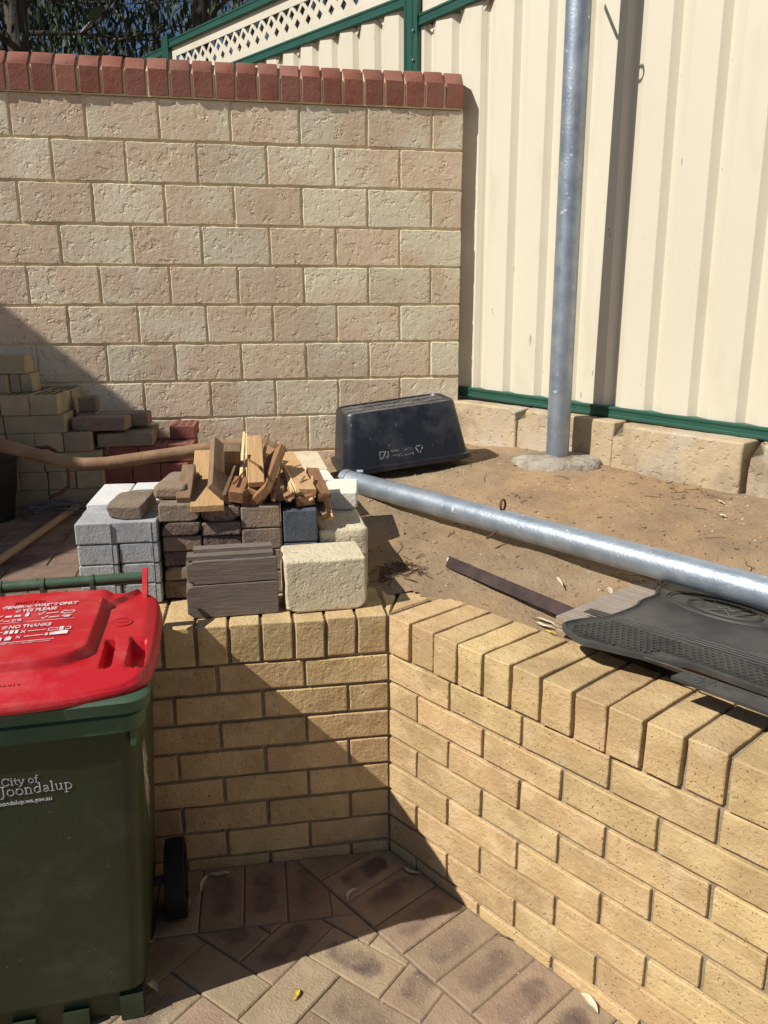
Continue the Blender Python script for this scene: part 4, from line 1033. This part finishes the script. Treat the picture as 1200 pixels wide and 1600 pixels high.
# ---------------------------------------------------------------- wheelie bin
BY = rad(4)
bin_ = empty('wheelie_bin', (-.868, -.287, FLOOR), BY, 'green wheelie bin with a red lid in front of the brick wall', 'bin')
def rr_taper(hx0, y0, y1, r, bow=0.0, n=6):
    """rounded rectangle from y0 (front) to y1 (back); front edge bowed outwards"""
    cy0 = (y0+y1)/2; hy = (y1-y0)/2; pts = []
    base_ = rrect(hx0, hy, r, n)
    for x, y in base_:
        f = max(0.0, -y/hy); pts.append((x, y+cy0-bow*(1-(x/hx0)**2)*f**3))
    # densify the straight front and back edges
    out = []
    for i in range(len(pts)):
        a, c = pts[i], pts[(i+1) % len(pts)]; out.append(a)
        L = math.hypot(a[0]-c[0], a[1]-c[1])
        if L > .1:
            for k in range(1, 8):
                x = a[0]+(c[0]-a[0])*k/8; y = a[1]+(c[1]-a[1])*k/8
                ry = y
                if y < cy0-hy*.6: ry = (y if abs(x) > hx0 else y); 
                out.append((x, ry))
    if bow:
        out = [(x, (cy0-hy-bow*(1-(x/hx0)**2)) if (y <= cy0-hy+bow*.0+.0001 or (y < cy0-hy)) and abs(x) < hx0-r*.5 else y) for x, y in out]
    return out
b = MB(); L_ = []
# (half width, front y, back y, z, corner radius)
for hx, y0, y1, z, r in ((.200, -.190, .17, .004, .03), (.202, -.192, .172, .076, .03), (.214, -.208, .19, .082, .04), (.220, -.209, .195, .12, .04), (.255, -.238, .235, .74, .04), (.256, -.239, .237, .75, .04)):
    L_.append([(x, y, z) for x, y in rr_taper(hx, y0, y1, r)])
b.loft(L_, True, False); b.build('body', M['bin'], bin_, 40)
# rim: two stepped lips
b = MB(); L_ = []
for hx, y0, y1, z, r in ((.256, -.239, .238, .748, .04), (.263, -.252, .243, .745, .042), (.264, -.254, .244, .778, .042), (.260, -.248, .240, .783, .04), (.260, -.248, .240, .787, .04), (.276, -.262, .248, .790, .045), (.278, -.266, .250, .815, .045), (.272, -.260, .244, .820, .045), (.24, -.23, .222, .820, .045)):
    L_.append([(x, y, z) for x, y in rr_taper(hx, y0, y1, r)])
b.loft(L_, False, False); b.build('rim', M['binrim'], bin_, 35)
for sx in (-1, 1):
    b = MB(); b.box((sx*.240, -.232, .728), (.010, .03, .034)); b.build('rim_bracket', M['binrim'], bin_)
# feet under the front edge
for x, wd, hh in ((-.165, .05, .062), (-.05, .05, .04), (.06, .055, .042), (.180, .05, .062)):
    b = MB(); b.box((x, -.192, hh/2+.002), (wd, .03, hh), Matrix.Rotation(-.05, 3, 'X')); b.build('foot_rib', M['bin'], bin_)
# wheels
for sx in (-1, 1):
    wh = empty('wheel', (sx*.274, .118, .10)); wh.parent = bin_
    b = MB(); prof = [(.022, .088), (.026, .094), (.024, .100), (.0, .1015), (-.024, .100), (-.026, .094), (-.022, .088)]
    L_ = [[(x, r*math.cos(a), r*math.sin(a)) for a in [2*math.pi*k/40 for k in range(40)]] for x, r in prof]
    b.loft(L_, True, True); b.build('tyre', M['wheel'], wh, 50)
    b = MB(); b.tube([(sx*.020, 0, 0), (sx*.029, 0, 0)], .055, 24); b.build('hub', M['black'], wh, 50)
b = MB(); b.tube([(-.24, .118, .10), (.24, .118, .10)], .011, 12); b.build('axle', M['wire'], bin_, 50)
# handle
b = MB(); b.tube([(-.255, .262, .902), (.243, .262, .902)], .0145, 18); b.build('handle_bar', M['binrim'], bin_, 50)
for x in (-.2, -.10, .0, .118):
    b = MB(); b.box((x, .254, .855), (.009, .045, .10), Matrix.Rotation(-.1, 3, 'X')); b.build('handle_bracket', M['binrim'], bin_, 40)
    b = MB(); b.tube([(x-.004, .262, .902), (x+.004, .262, .902)], .0172, 18); b.build('handle_ring', M['binrim'], bin_, 40)
b = MB(); b.box((0, .255, .79), (.44, .03, .10)); b.build('hinge_wall', M['bin'], bin_)
# lid: outline with a bowed front, then a height field for panel, ribs and finger slots
def lid_outline(n=220):
    pts = []
    hx = .288
    P_ = [(-hx+.02, .225), (-hx, .19), (-hx, .0), (-hx+.005, -.165), (-hx+.03, -.232), (-.15, -.262), (-.07, -.270), (.07, -.270), (.15, -.262), (hx-.03, -.232), (hx-.005, -.165), (hx, .0), (hx, .19), (hx-.02, .225), (.15, .240), (-.15, .240)]
    P_ = smooth_poly(P_, 3); tot = 0; seg = []
    for i in range(len(P_)):
        a, c = Vector(P_[i]), Vector(P_[(i+1) % len(P_)]); seg.append((a, c, (c-a).length)); tot += (c-a).length
    out = []; i = 0; acc = 0
    for k in range(n):
        t = tot*k/n
        while acc+seg[i][2] < t and i < len(seg)-1: acc += seg[i][2]; i += 1
        out.append(seg[i][0].lerp(seg[i][1], (t-acc)/seg[i][2]))
    return out
def ss(a, b_, x): t = max(0, min(1, (x-a)/(b_-a))); return t*t*(3-2*t)
def lid_h(x, y):
    z = .856+(y+.26)*.050-.010*(x/.288)**2                       # slopes up to the hinge
    z -= .016*ss(-.17, -.275, y)+.010*ss(.25, .29, abs(x))
    ed = .152+.010*ss(-.20, .16, y)-abs(x)
    pan = ss(-.006, .008, ed)*ss(-.176, -.160, y-.05*(x/.15)**4)
    pan *= 1-ss(.12, .17, y)*.55
    z += .022*pan
    for sg in (-1, 1):
        ax_, ay_, bx_, by_ = sg*.158, .125, sg*.238, .235
        t = max(0, min(1, ((x-ax_)*(bx_-ax_)+(y-ay_)*(by_-ay_))/((bx_-ax_)**2+(by_-ay_)**2)))
        d = math.hypot(x-ax_-(bx_-ax_)*t, y-ay_-(by_-ay_)*t); z += .012*ss(.008, .003, d)
        for (sx0, sx1) in ((.180, .201), (.232, .264)):
            xx = sg*x
            f = ss(sx0-.002, sx0+.002, xx)*ss(sx1+.002, sx1-.002, xx)*ss(-.178, -.172, y)*ss(-.045, -.052, y)
            z -= .032*f
        f = ss(.199, .203, sg*x)*ss(.234, .230, sg*x)*ss(-.19, -.178, y)*ss(-.03, -.045, y); z += .004*f
    return z
lo = lid_outline(); nl = len(lo); cc = Vector((0, -.04))
fr = [1.0, 1.0, .995, .985, .972, .955]+[.955-.955*(k/84) for k in range(1, 84)]+[.004]
b = MB(); L_ = []
L_.append([(p.x, p.y, .818) for p in lo]); L_.append([(p.x*1.006, p.y*1.006, .820) for p in lo]); L_.append([(p.x*1.006, p.y*1.006, .830) for p in lo])
L_.append([(p.x, p.y, .832) for p in lo])
for f, drop in ((.998, .016), (.990, .007), (.976, .0015)):
    L_.append([((cc+(p-cc)*f).x, (cc+(p-cc)*f).y, max(.834, lid_h((cc+(p-cc)*f).x, (cc+(p-cc)*f).y)-drop)) for p in lo])
for k in range(1, 92):
    f = .976*(1-k/92)
    L_.append([((cc+(p-cc)*f).x, (cc+(p-cc)*f).y, lid_h((cc+(p-cc)*f).x, (cc+(p-cc)*f).y)) for p in lo])
b.loft(L_, True, True); lid = b.build('lid', M['red'], bin_, 50)
for sg in (-1, 1):
    b = MB(); b.add([(sg*.247+dx, y, z) for dx in (-.006, .006) for y, z in ((.17, .860), (.235, .853), (.285, .918), (.268, .926))], [(0, 1, 2, 3), (7, 6, 5, 4), (0, 4, 5, 1), (1, 5, 6, 2), (2, 6, 7, 3), (3, 7, 4, 0)])
    b.build('hinge_lug', M['red'], lid)
# ---- printing on the lid (lies on the raised panel)
b_print = []
def on_lid(me, x, y, name='lettering'):
    for v in me.vertices: v.co.x *= .637; v.co.y *= .95
    x = x*.637+.021; y = y*.95+.036
    o = put(name, me, M['print'], lid); z = lid_h(0, min(y, .11))+.0016+max(0, y-.11)*.05
    sl_ = math.atan(.050); o.matrix_local = Matrix.Translation((x, y, z)) @ Matrix.Rotation(sl_, 4, 'X'); return o
on_lid(text_mesh('GENERAL WASTE ONLY', .0235, spacing=1.02, bold=.0006), -.132, .078)
on_lid(text_mesh('YES PLEASE', .0235, spacing=1.02, bold=.0006), -.058, .052)
on_lid(text_mesh('NO THANKS', .0235, spacing=1.02, bold=.0006), -.075, -.042)
on_lid(text_mesh('CONTACT YOUR CITY FOR MORE INFORMATION', .0075), -.09, -.128)
b = MB()
def ring(b, x, y, r, wd): bars(b, [(x+r*math.cos(a), y+r*math.sin(a)) for a in [2*math.pi*k/14 for k in range(14)]], wd, True)
def tick(b, x, y, s): bars(b, [(x-s*.5, y), (x-s*.1, y-s*.4), (x+s*.7, y+s*.5)], s*.22)
def cross(b, x, y, s): bars(b, [(x-s*.4, y-s*.4), (x+s*.4, y+s*.4)], s*.24); bars(b, [(x-s*.4, y+s*.4), (x+s*.4, y-s*.4)], s*.24)
Lb = MB()
ring(Lb, -.072, .060, .008, .002); tick(Lb, -.072, .060, .010); ring(Lb, -.089, -.034, .008, .002); cross(Lb, -.089, -.034, .009)
for (x, y) in ((-.128, .030), (.012, .034), (.028, .008), (-.12, .004)): tick(Lb, x, y, .016)
for (x, y) in ((-.02, -.064), (-.028, -.092)): cross(Lb, x, y, .015)
# pictogram shapes: bag, tray, bottle, box, bowl, cloth
def poly(b, pts): b.prism(pts, 0, .0006)
for x in (-.095, -.065): poly(Lb, [(x-.012, .024), (x+.012, .024), (x+.010, .034), (x-.010, .034)])
poly(Lb, [(-.04, .022), (-.028, .022), (-.028, .038), (-.031, .044), (-.037, .044), (-.04, .038)])
bars(Lb, [(.08, .030), (.095, .024), (.118, .024), (.128, .032), (.118, .040), (.105, .036), (.09, .042), (.08, .030)], .0025)
poly(Lb, [(.086, .012), (.122, .012), (.112, .000), (.098, .000)])
bars(Lb, [(.03, .031), (.07, .033)], .004); bars(Lb, [(.044, .006), (.078, .008)], .004); bars(Lb, [(-.105, .002), (-.085, .002)], .004)
for x in (-.07, -.052): poly(Lb, [(x-.007, -.002), (x+.007, -.002), (x+.007, .010), (x-.007, .010)])
bars(Lb, [(-.135, -.009), (.132, -.009)], .0014); bars(Lb, [(-.135, .090), (.132, .090)], .0010)
for x, ww in ((-.075, .012), (-.058, .012), (-.042, .010)): poly(Lb, [(x-ww/2, -.072), (x+ww/2, -.072), (x+ww/2, -.054), (x-ww/2, -.054)])
bars(Lb, [(-.11, -.072), (-.095, -.060), (-.088, -.060)], .004)
bars(Lb, [(.06, -.058), (.09, -.058), (.09, -.070), (.06, -.070)], .002, True); poly(Lb, [(.096, -.074), (.110, -.074), (.110, -.054), (.096, -.054)]); bars(Lb, [(.116, -.070), (.132, -.070), (.132, -.058), (.116, -.058)], .002, True)
bars(Lb, [(-.005, -.064), (.05, -.062)], .003); bars(Lb, [(-.01, -.092), (.05, -.090)], .003)
poly(Lb, [(.07, -.096), (.128, -.096), (.128, -.080), (.116, -.076), (.07, -.082)]); poly(Lb, [(.056, -.096), (.064, -.096), (.064, -.084), (.056, -.084)])
for x in (-.115, -.088, -.058): poly(Lb, [(x-.010, -.106), (x+.010, -.106), (x+.010, -.092), (x, -.084), (x-.010, -.092)])
bars(Lb, [(-.10, -.118), (.09, -.116)], .002)
tag(on_lid(Lb.mesh('pictograms'), 0, 0, 'pictograms'), kind='stuff')
# embossed lettering of the lid, same red plastic
for s_, x, y, sz in (('2007.0003.010', -.06, -.215, .016), ('MASTEC', -.05, .165, .022)):
    o = put('embossed_lettering', text_mesh(s_ if s_ != 'MASTEC' else 'IIIIISTEI', sz, extr=.0016), M['red'], lid)
    o.matrix_local = Matrix.Translation((x, y, lid_h(x*.6, y)+.0005)) @ Matrix.Rotation(math.atan(.05), 4, 'X')
b = MB(); bars(b, [(.205+.022*math.cos(a), .045+.022*math.sin(a)) for a in [2*math.pi*k/18 for k in range(18)]], .004, True); bars(b, [(.193, .045), (.217, .045)], .004)
o = put('embossed_mark', b.mesh('embossed_mark'), M['red'], lid); o.matrix_local = Matrix.Translation((0, 0, lid_h(.205, .045)-.002*0+.001-.045*.05)) @ Matrix.Rotation(math.atan(.05), 4, 'X')
# ---- serif lettering on the bin front, drawn with a broad-nib pen
GL = {
 'C': ([[(.62, .56), (.50, .68), (.34, .70), (.16, .60), (.08, .36), (.16, .12), (.34, .0), (.52, .03), (.64, .14)], [(.62, .66), (.62, .5)]], .72),
 'i': ([[(.14, 0), (.14, .44)], [(.04, .43), (.14, .45)], [(.03, 0), (.25, 0)], [(.12, .62), (.16, .66)]], .28),
 't': ([[(.14, .60), (.14, .12), (.2, .01), (.32, .03)], [(.02, .44), (.30, .44)]], .34),
 'y': ([[(.06, .44), (.26, .02)], [(.46, .44), (.22, -.10), (.12, -.2), (.02, -.17)], [(0, .44), (.15, .44)], [(.36, .44), (.52, .44)]], .52),
 'o': ([[(.25, .45), (.10, .38), (.05, .22), (.10, .06), (.25, -.01), (.40, .06), (.45, .22), (.40, .38), (.25, .45)]], .52),
 'f': ([[(.14, 0), (.14, .58), (.22, .70), (.34, .66)], [(.03, .44), (.28, .44)], [(.04, 0), (.27, 0)]], .30),
 'J': ([[(.18, .70), (.18, .06), (.12, -.12), (-.02, -.16)], [(.06, .70), (.30, .70)]], .34),
 'n': ([[(.12, 0), (.12, .44)], [(.12, .36), (.24, .45), (.36, .42), (.40, .30), (.40, 0)], [(.03, .43), (.12, .44)], [(.03, 0), (.22, 0)], [(.31, 0), (.50, 0)]], .54),
 'd': ([[(.40, .70), (.40, .06), (.48, .01)], [(.40, .36), (.30, .44), (.18, .42), (.07, .30), (.06, .16), (.14, .03), (.26, .0), (.40, .10)], [(.30, .69), (.40, .70)]], .54),
 'a': ([[(.08, .36), (.16, .44), (.28, .43), (.33, .34), (.33, .06), (.41, .01)], [(.33, .27), (.12, .20), (.06, .1), (.12, .01), (.22, .01), (.33, .10)]], .44),
 'l': ([[(.14, 0), (.14, .70)], [(.04, .69), (.14, .70)], [(.03, 0), (.26, 0)]], .28),
 'u': ([[(.12, .44), (.12, .12), (.18, .01), (.30, .01), (.40, .10)], [(.40, .44), (.40, .04), (.50, .01)], [(.03, .44), (.12, .44)], [(.31, .44), (.40, .44)]], .54),
 'p': ([[(.13, .44), (.13, -.22)], [(.13, .36), (.24, .45), (.36, .42), (.46, .30), (.46, .14), (.38, .02), (.26, -.01), (.13, .07)], [(.04, .43), (.13, .44)], [(.03, -.22), (.26, -.22)]], .54),
}
def pen(b, txt, size, x0=0, y0=0):
    x = x0; nib = Vector((.055, -.022))*size; mn = .017*size
    for ch in txt:
        if ch == ' ': x += .26*size; continue
        strokes, adv = GL[ch]
        for s_ in strokes:
            P_ = [Vector((x+px*size, y0+py*size)) for px, py in s_]
            if len(P_) > 3: 
                for _ in range(2):
                    Q = [P_[0]]
                    for a, c in zip(P_[:-1], P_[1:]): Q += [a.lerp(c, .25), a.lerp(c, .75)]
                    P_ = Q+[P_[-1]]
            for p, q in zip(P_[:-1], P_[1:]):
                d = q-p; L = d.length
                if L < 1e-7: continue
                d = d/L; nrm = Vector((-d.y, d.x)); wd = max(abs(nrm.dot(nib))*1.25, mn)
                b.box(((p.x+q.x)/2, (p.y+q.y)/2, 0), (L+wd*.35, wd, .0008), Matrix.Rotation(math.atan2(d.y, d.x), 3, 'Z'))
        x += adv*size
    return x
flean = math.atan2(.238-.208, .74-.12)
def on_front(me, x, z, name):
    y = -(.208+(z-.12)*math.tan(flean))-.0012
    o = put(name, me, M['silver'], bin_); o.matrix_local = Matrix.Translation((x, y, z)) @ Matrix.Rotation(flean, 4, 'X') @ Matrix.Rotation(rad(90), 4, 'X'); return o
b = MB(); pen(b, 'City of', .0235); on_front(b.mesh('lettering'), -.018, .648, 'lettering')
b = MB(); pen(b, 'Joondalup', .0320); on_front(b.mesh('lettering'), -.022, .624, 'lettering')
on_front(text_mesh('www.joondalup.wa.gov.au', .0128, extr=.0003, bold=.00025), -.062, .603, 'lettering')
# cobweb fluff and scuffs on the bin's right side
b = MB(); rng = random.Random(9)
for k in range(26):
    z0 = rng.uniform(.60, .73); y0 = rng.uniform(-.2, -.14); b.tube([(.250, y0, z0), (.253, y0+rng.uniform(-.02, .02), z0-rng.uniform(.03, .1))], .0004, 3)
tag(b.build('cobweb', M['dry'], bin_), kind='stuff')

# ---------------------------------------------------------------- fallen leaves and litter
def leaf(loc, L, W_, curve, rz, m, label, tilt=(0, 0), group=None):
    b = MB(); n = 10; vs = []
    for k in range(n+1):
        u = k/n; wv = W_*math.sin(math.pi*min(1, u*.94+.03))**.8*(1-.25*u); cx0 = (u-.5)*L; cy0 = curve*math.sin(math.pi*u); cz = .006*math.sin(math.pi*u)+.002*math.sin(u*9)
        vs += [(cx0, cy0+wv/2, cz+.003), (cx0, cy0, cz), (cx0, cy0-wv/2, cz+.0035)]
    fs = []
    for k in range(n): fs += [(3*k, 3*k+1, 3*k+4, 3*k+3), (3*k+1, 3*k+2, 3*k+5, 3*k+4)]
    b.add(vs, fs); o = b.build('fallen_leaf', m, None, 180, loc, (tilt[0], tilt[1], rz)); tag(o, label, 'leaf', group); return o
FZ = FLOOR+.003
LEAVES = [
    ((-0.501, -0.036, -0.632), 0.063, 0.016, 0.004, 3.114, 'dry', 'curled grey leaf near the wall beside the bin wheel'),
    ((-0.536, -0.069, -0.632), 0.068, 0.015, -0.008, -1.837, 'dry', 'pale leaf bent downwards next to the bin wheel'),
    ((-0.582, -0.143, -0.632), 0.088, 0.016, 0.005, -1.586, 'dry', 'upright pale leaf right of the bin wheel'),
    ((-0.603, -0.168, -0.632), 0.033, 0.008, 0.003, -2.141, 'dry', 'small dark curled leaf at the foot of the bin wheel'),
    ((-0.584, -0.047, -0.632), 0.081, 0.012, -0.004, -1.441, 'dry', 'narrow brown leaf against the bin tyre'),
    ((-0.131, -0.185, -0.632), 0.059, 0.012, -0.014, -2.27, 'dry', 'sickle shaped leaf on the shaded pavers'),
    ((0.048, -0.112, -0.632), 0.066, 0.013, -0.012, -0.686, 'dry', 'grey leaf at the foot of the wall in the corner'),
    ((-0.305, -0.483, -0.632), 0.035, 0.013, 0.003, -2.03, 'yleaf', 'small yellow green leaf on the sunlit pavers'),
    ((0.365, -0.618, -0.632), 0.06, 0.022, 0.004, -1.295, 'dry', 'pale torn leaf by the foot of the right wall'),
    ((-0.641, -0.405, -0.632), 0.043, 0.02, 0.004, -0.848, 'dry', 'crumpled grey leaf at the front corner of the bin'),
    ((-0.631, -0.459, -0.632), 0.069, 0.004, 0.003, -2.162, 'oldwood', 'thin twig like leaf stalk at the front corner of the bin'),
    ((0.231, -0.398, -0.632), 0.048, 0.006, 0.002, -0.619, 'oldwood', 'reddish narrow leaf strip at the foot of the right wall'),
    ((0.619, -0.058, soil_z(0.619, -0.058)+.004), 0.07, 0.018, 0.004, -1.832, 'dry', 'pale round leaf on the soil between pipe and plywood board'),
    ((0.707, 0.019, soil_z(0.707, 0.019)+.004), 0.078, 0.008, 0.002, -0.643, 'dry', 'long straw coloured leaf beside the fallen pipe'),
    ((0.514, 0.05, soil_z(0.514, 0.05)+.004), 0.09, 0.012, 0.002, -1.702, 'dry', 'tiny pale leaf on the soil in front of the pipe'),
    ((1.232, 0.4, soil_z(1.232, 0.4)+.004), 0.058, 0.012, 0.002, -1.617, 'dry', 'white flake lying on the sand below the limestone'),
    ((1.165, 0.28, soil_z(1.165, 0.28)+.004), 0.03, 0.02, 0.002, -1.237, 'dry', 'white triangular flake on the sand mound'),
    ((0.404, -0.131, soil_z(0.404, -0.131)+.004), 0.077, 0.014, 0.006, -1.048, 'dry', 'curled pale leaf beside the picket'),
    ((0.397, -0.152, soil_z(0.397, -0.152)+.004), 0.062, 0.014, -0.006, -0.975, 'dry', 'second curled leaf beside the picket'),
    ((0.393, -0.197, soil_z(0.393, -0.197)+.004), 0.036, 0.012, 0.004, -0.797, 'yleaf', 'greenish leaf at the corner of the plywood board')]
for (loc, L, W_, cv, rz, mk, lb) in LEAVES: leaf(loc, L, W_, cv, rz, M[mk], lb)
# grit, pebbles and twigs on the soil and along the paving joints
rng = random.Random(12); pbm = MB(); tw = MB(); pf = MB()
def onsoil(x, y): return (y > .27 or x*BB.x+y*BB.y > .26) and Vector((x-F0.x, y-F0.y, 0)).dot(FO) > .10 and x > -.02
def nug(b, p, s):
    a = rng.uniform(0, 3); R_ = Matrix.Rotation(a, 3, 'Z') @ Matrix.Rotation(rng.uniform(-.6, .6), 3, 'X')
    vs = [R_ @ Vector(v)*s for v in ((-1, 0, 0), (1, .1, 0), (0, -.8, .1), (.1, .8, 0), (0, 0, .6), (0, 0, -.5))]
    b.add([v+p for v in vs], [(0, 2, 4), (2, 1, 4), (1, 3, 4), (3, 0, 4), (2, 0, 5), (1, 2, 5), (3, 1, 5), (0, 3, 5)])
cnt = 0
while cnt < 900:
    x, y = rng.uniform(0, 1.7), rng.uniform(-.7, 1.6)
    if not onsoil(x, y): continue
    nug(pbm, Vector((x, y, soil_z(x, y)+.001)), rng.choice((.0012, .0015, .002, .0025, .0045))); cnt += 1
cnt = 0
while cnt < 150:
    x, y = rng.uniform(0, 1.7), rng.uniform(-.6, 1.6)
    if not onsoil(x, y): continue
    if rng.random() < .3: x, y = 1.22+rng.gauss(0, .10), .55+rng.gauss(0, .12)
    if not onsoil(x, y): continue
    L = rng.choice((.008, .012, .018, .03, .06)); a = rng.uniform(0, 6.28); pts = []
    for k in range(5):
        xx, yy = x+math.cos(a)*L*k/4, y+math.sin(a)*L*k/4; a += rng.uniform(-.35, .35)
        if not onsoil(xx, yy): break
        pts.append((xx, yy, soil_z(xx, yy)+.0022+rng.uniform(0, .002)))
    if len(pts) > 2: tw.tube(pts, rng.uniform(.0006, .0014), 4)
    cnt += 1
for k in range(70):      # litter collected at the inner corner in the cream block's shade
    x, y = rng.uniform(.01, .16), rng.uniform(.24, .36); L = rng.uniform(.01, .05); a = rng.uniform(0, 6)
    tw.tube([(x, y, soil_z(x, y)+.004), (x+math.cos(a)*L, y+math.sin(a)*L, soil_z(x+math.cos(a)*L, y+math.sin(a)*L)+.006)], rng.uniform(.001, .0022), 4)
cl = MB(); cnt = 0
while cnt < 420:
    x, y = rng.uniform(0, 1.7), rng.uniform(-.7, 1.6)
    if not onsoil(x, y): continue
    s_ = rng.choice((.003, .004, .005, .007, .010)); nug(cl, Vector((x, y, soil_z(x, y)+s_*.1)), s_); cnt += 1
tag(cl.build('soil_clods', M['soil']), kind='stuff')
tag(pbm.build('grit', M['pebble']), kind='stuff'); tag(tw.build('twig_litter', M['twig']), kind='stuff')
for k in range(260):
    x, y = rng.uniform(-1.0, .5), rng.uniform(-.9, -.02)
    if x*BB.x+y*BB.y > -.01: continue
    if x < -.62 and y > -.5: continue
    nug(pf, Vector((x, y, FLOOR+.0015)), rng.choice((.001, .0013, .0016, .0022)))
tag(pf.build('paving_grit', M['pebble']), kind='stuff')
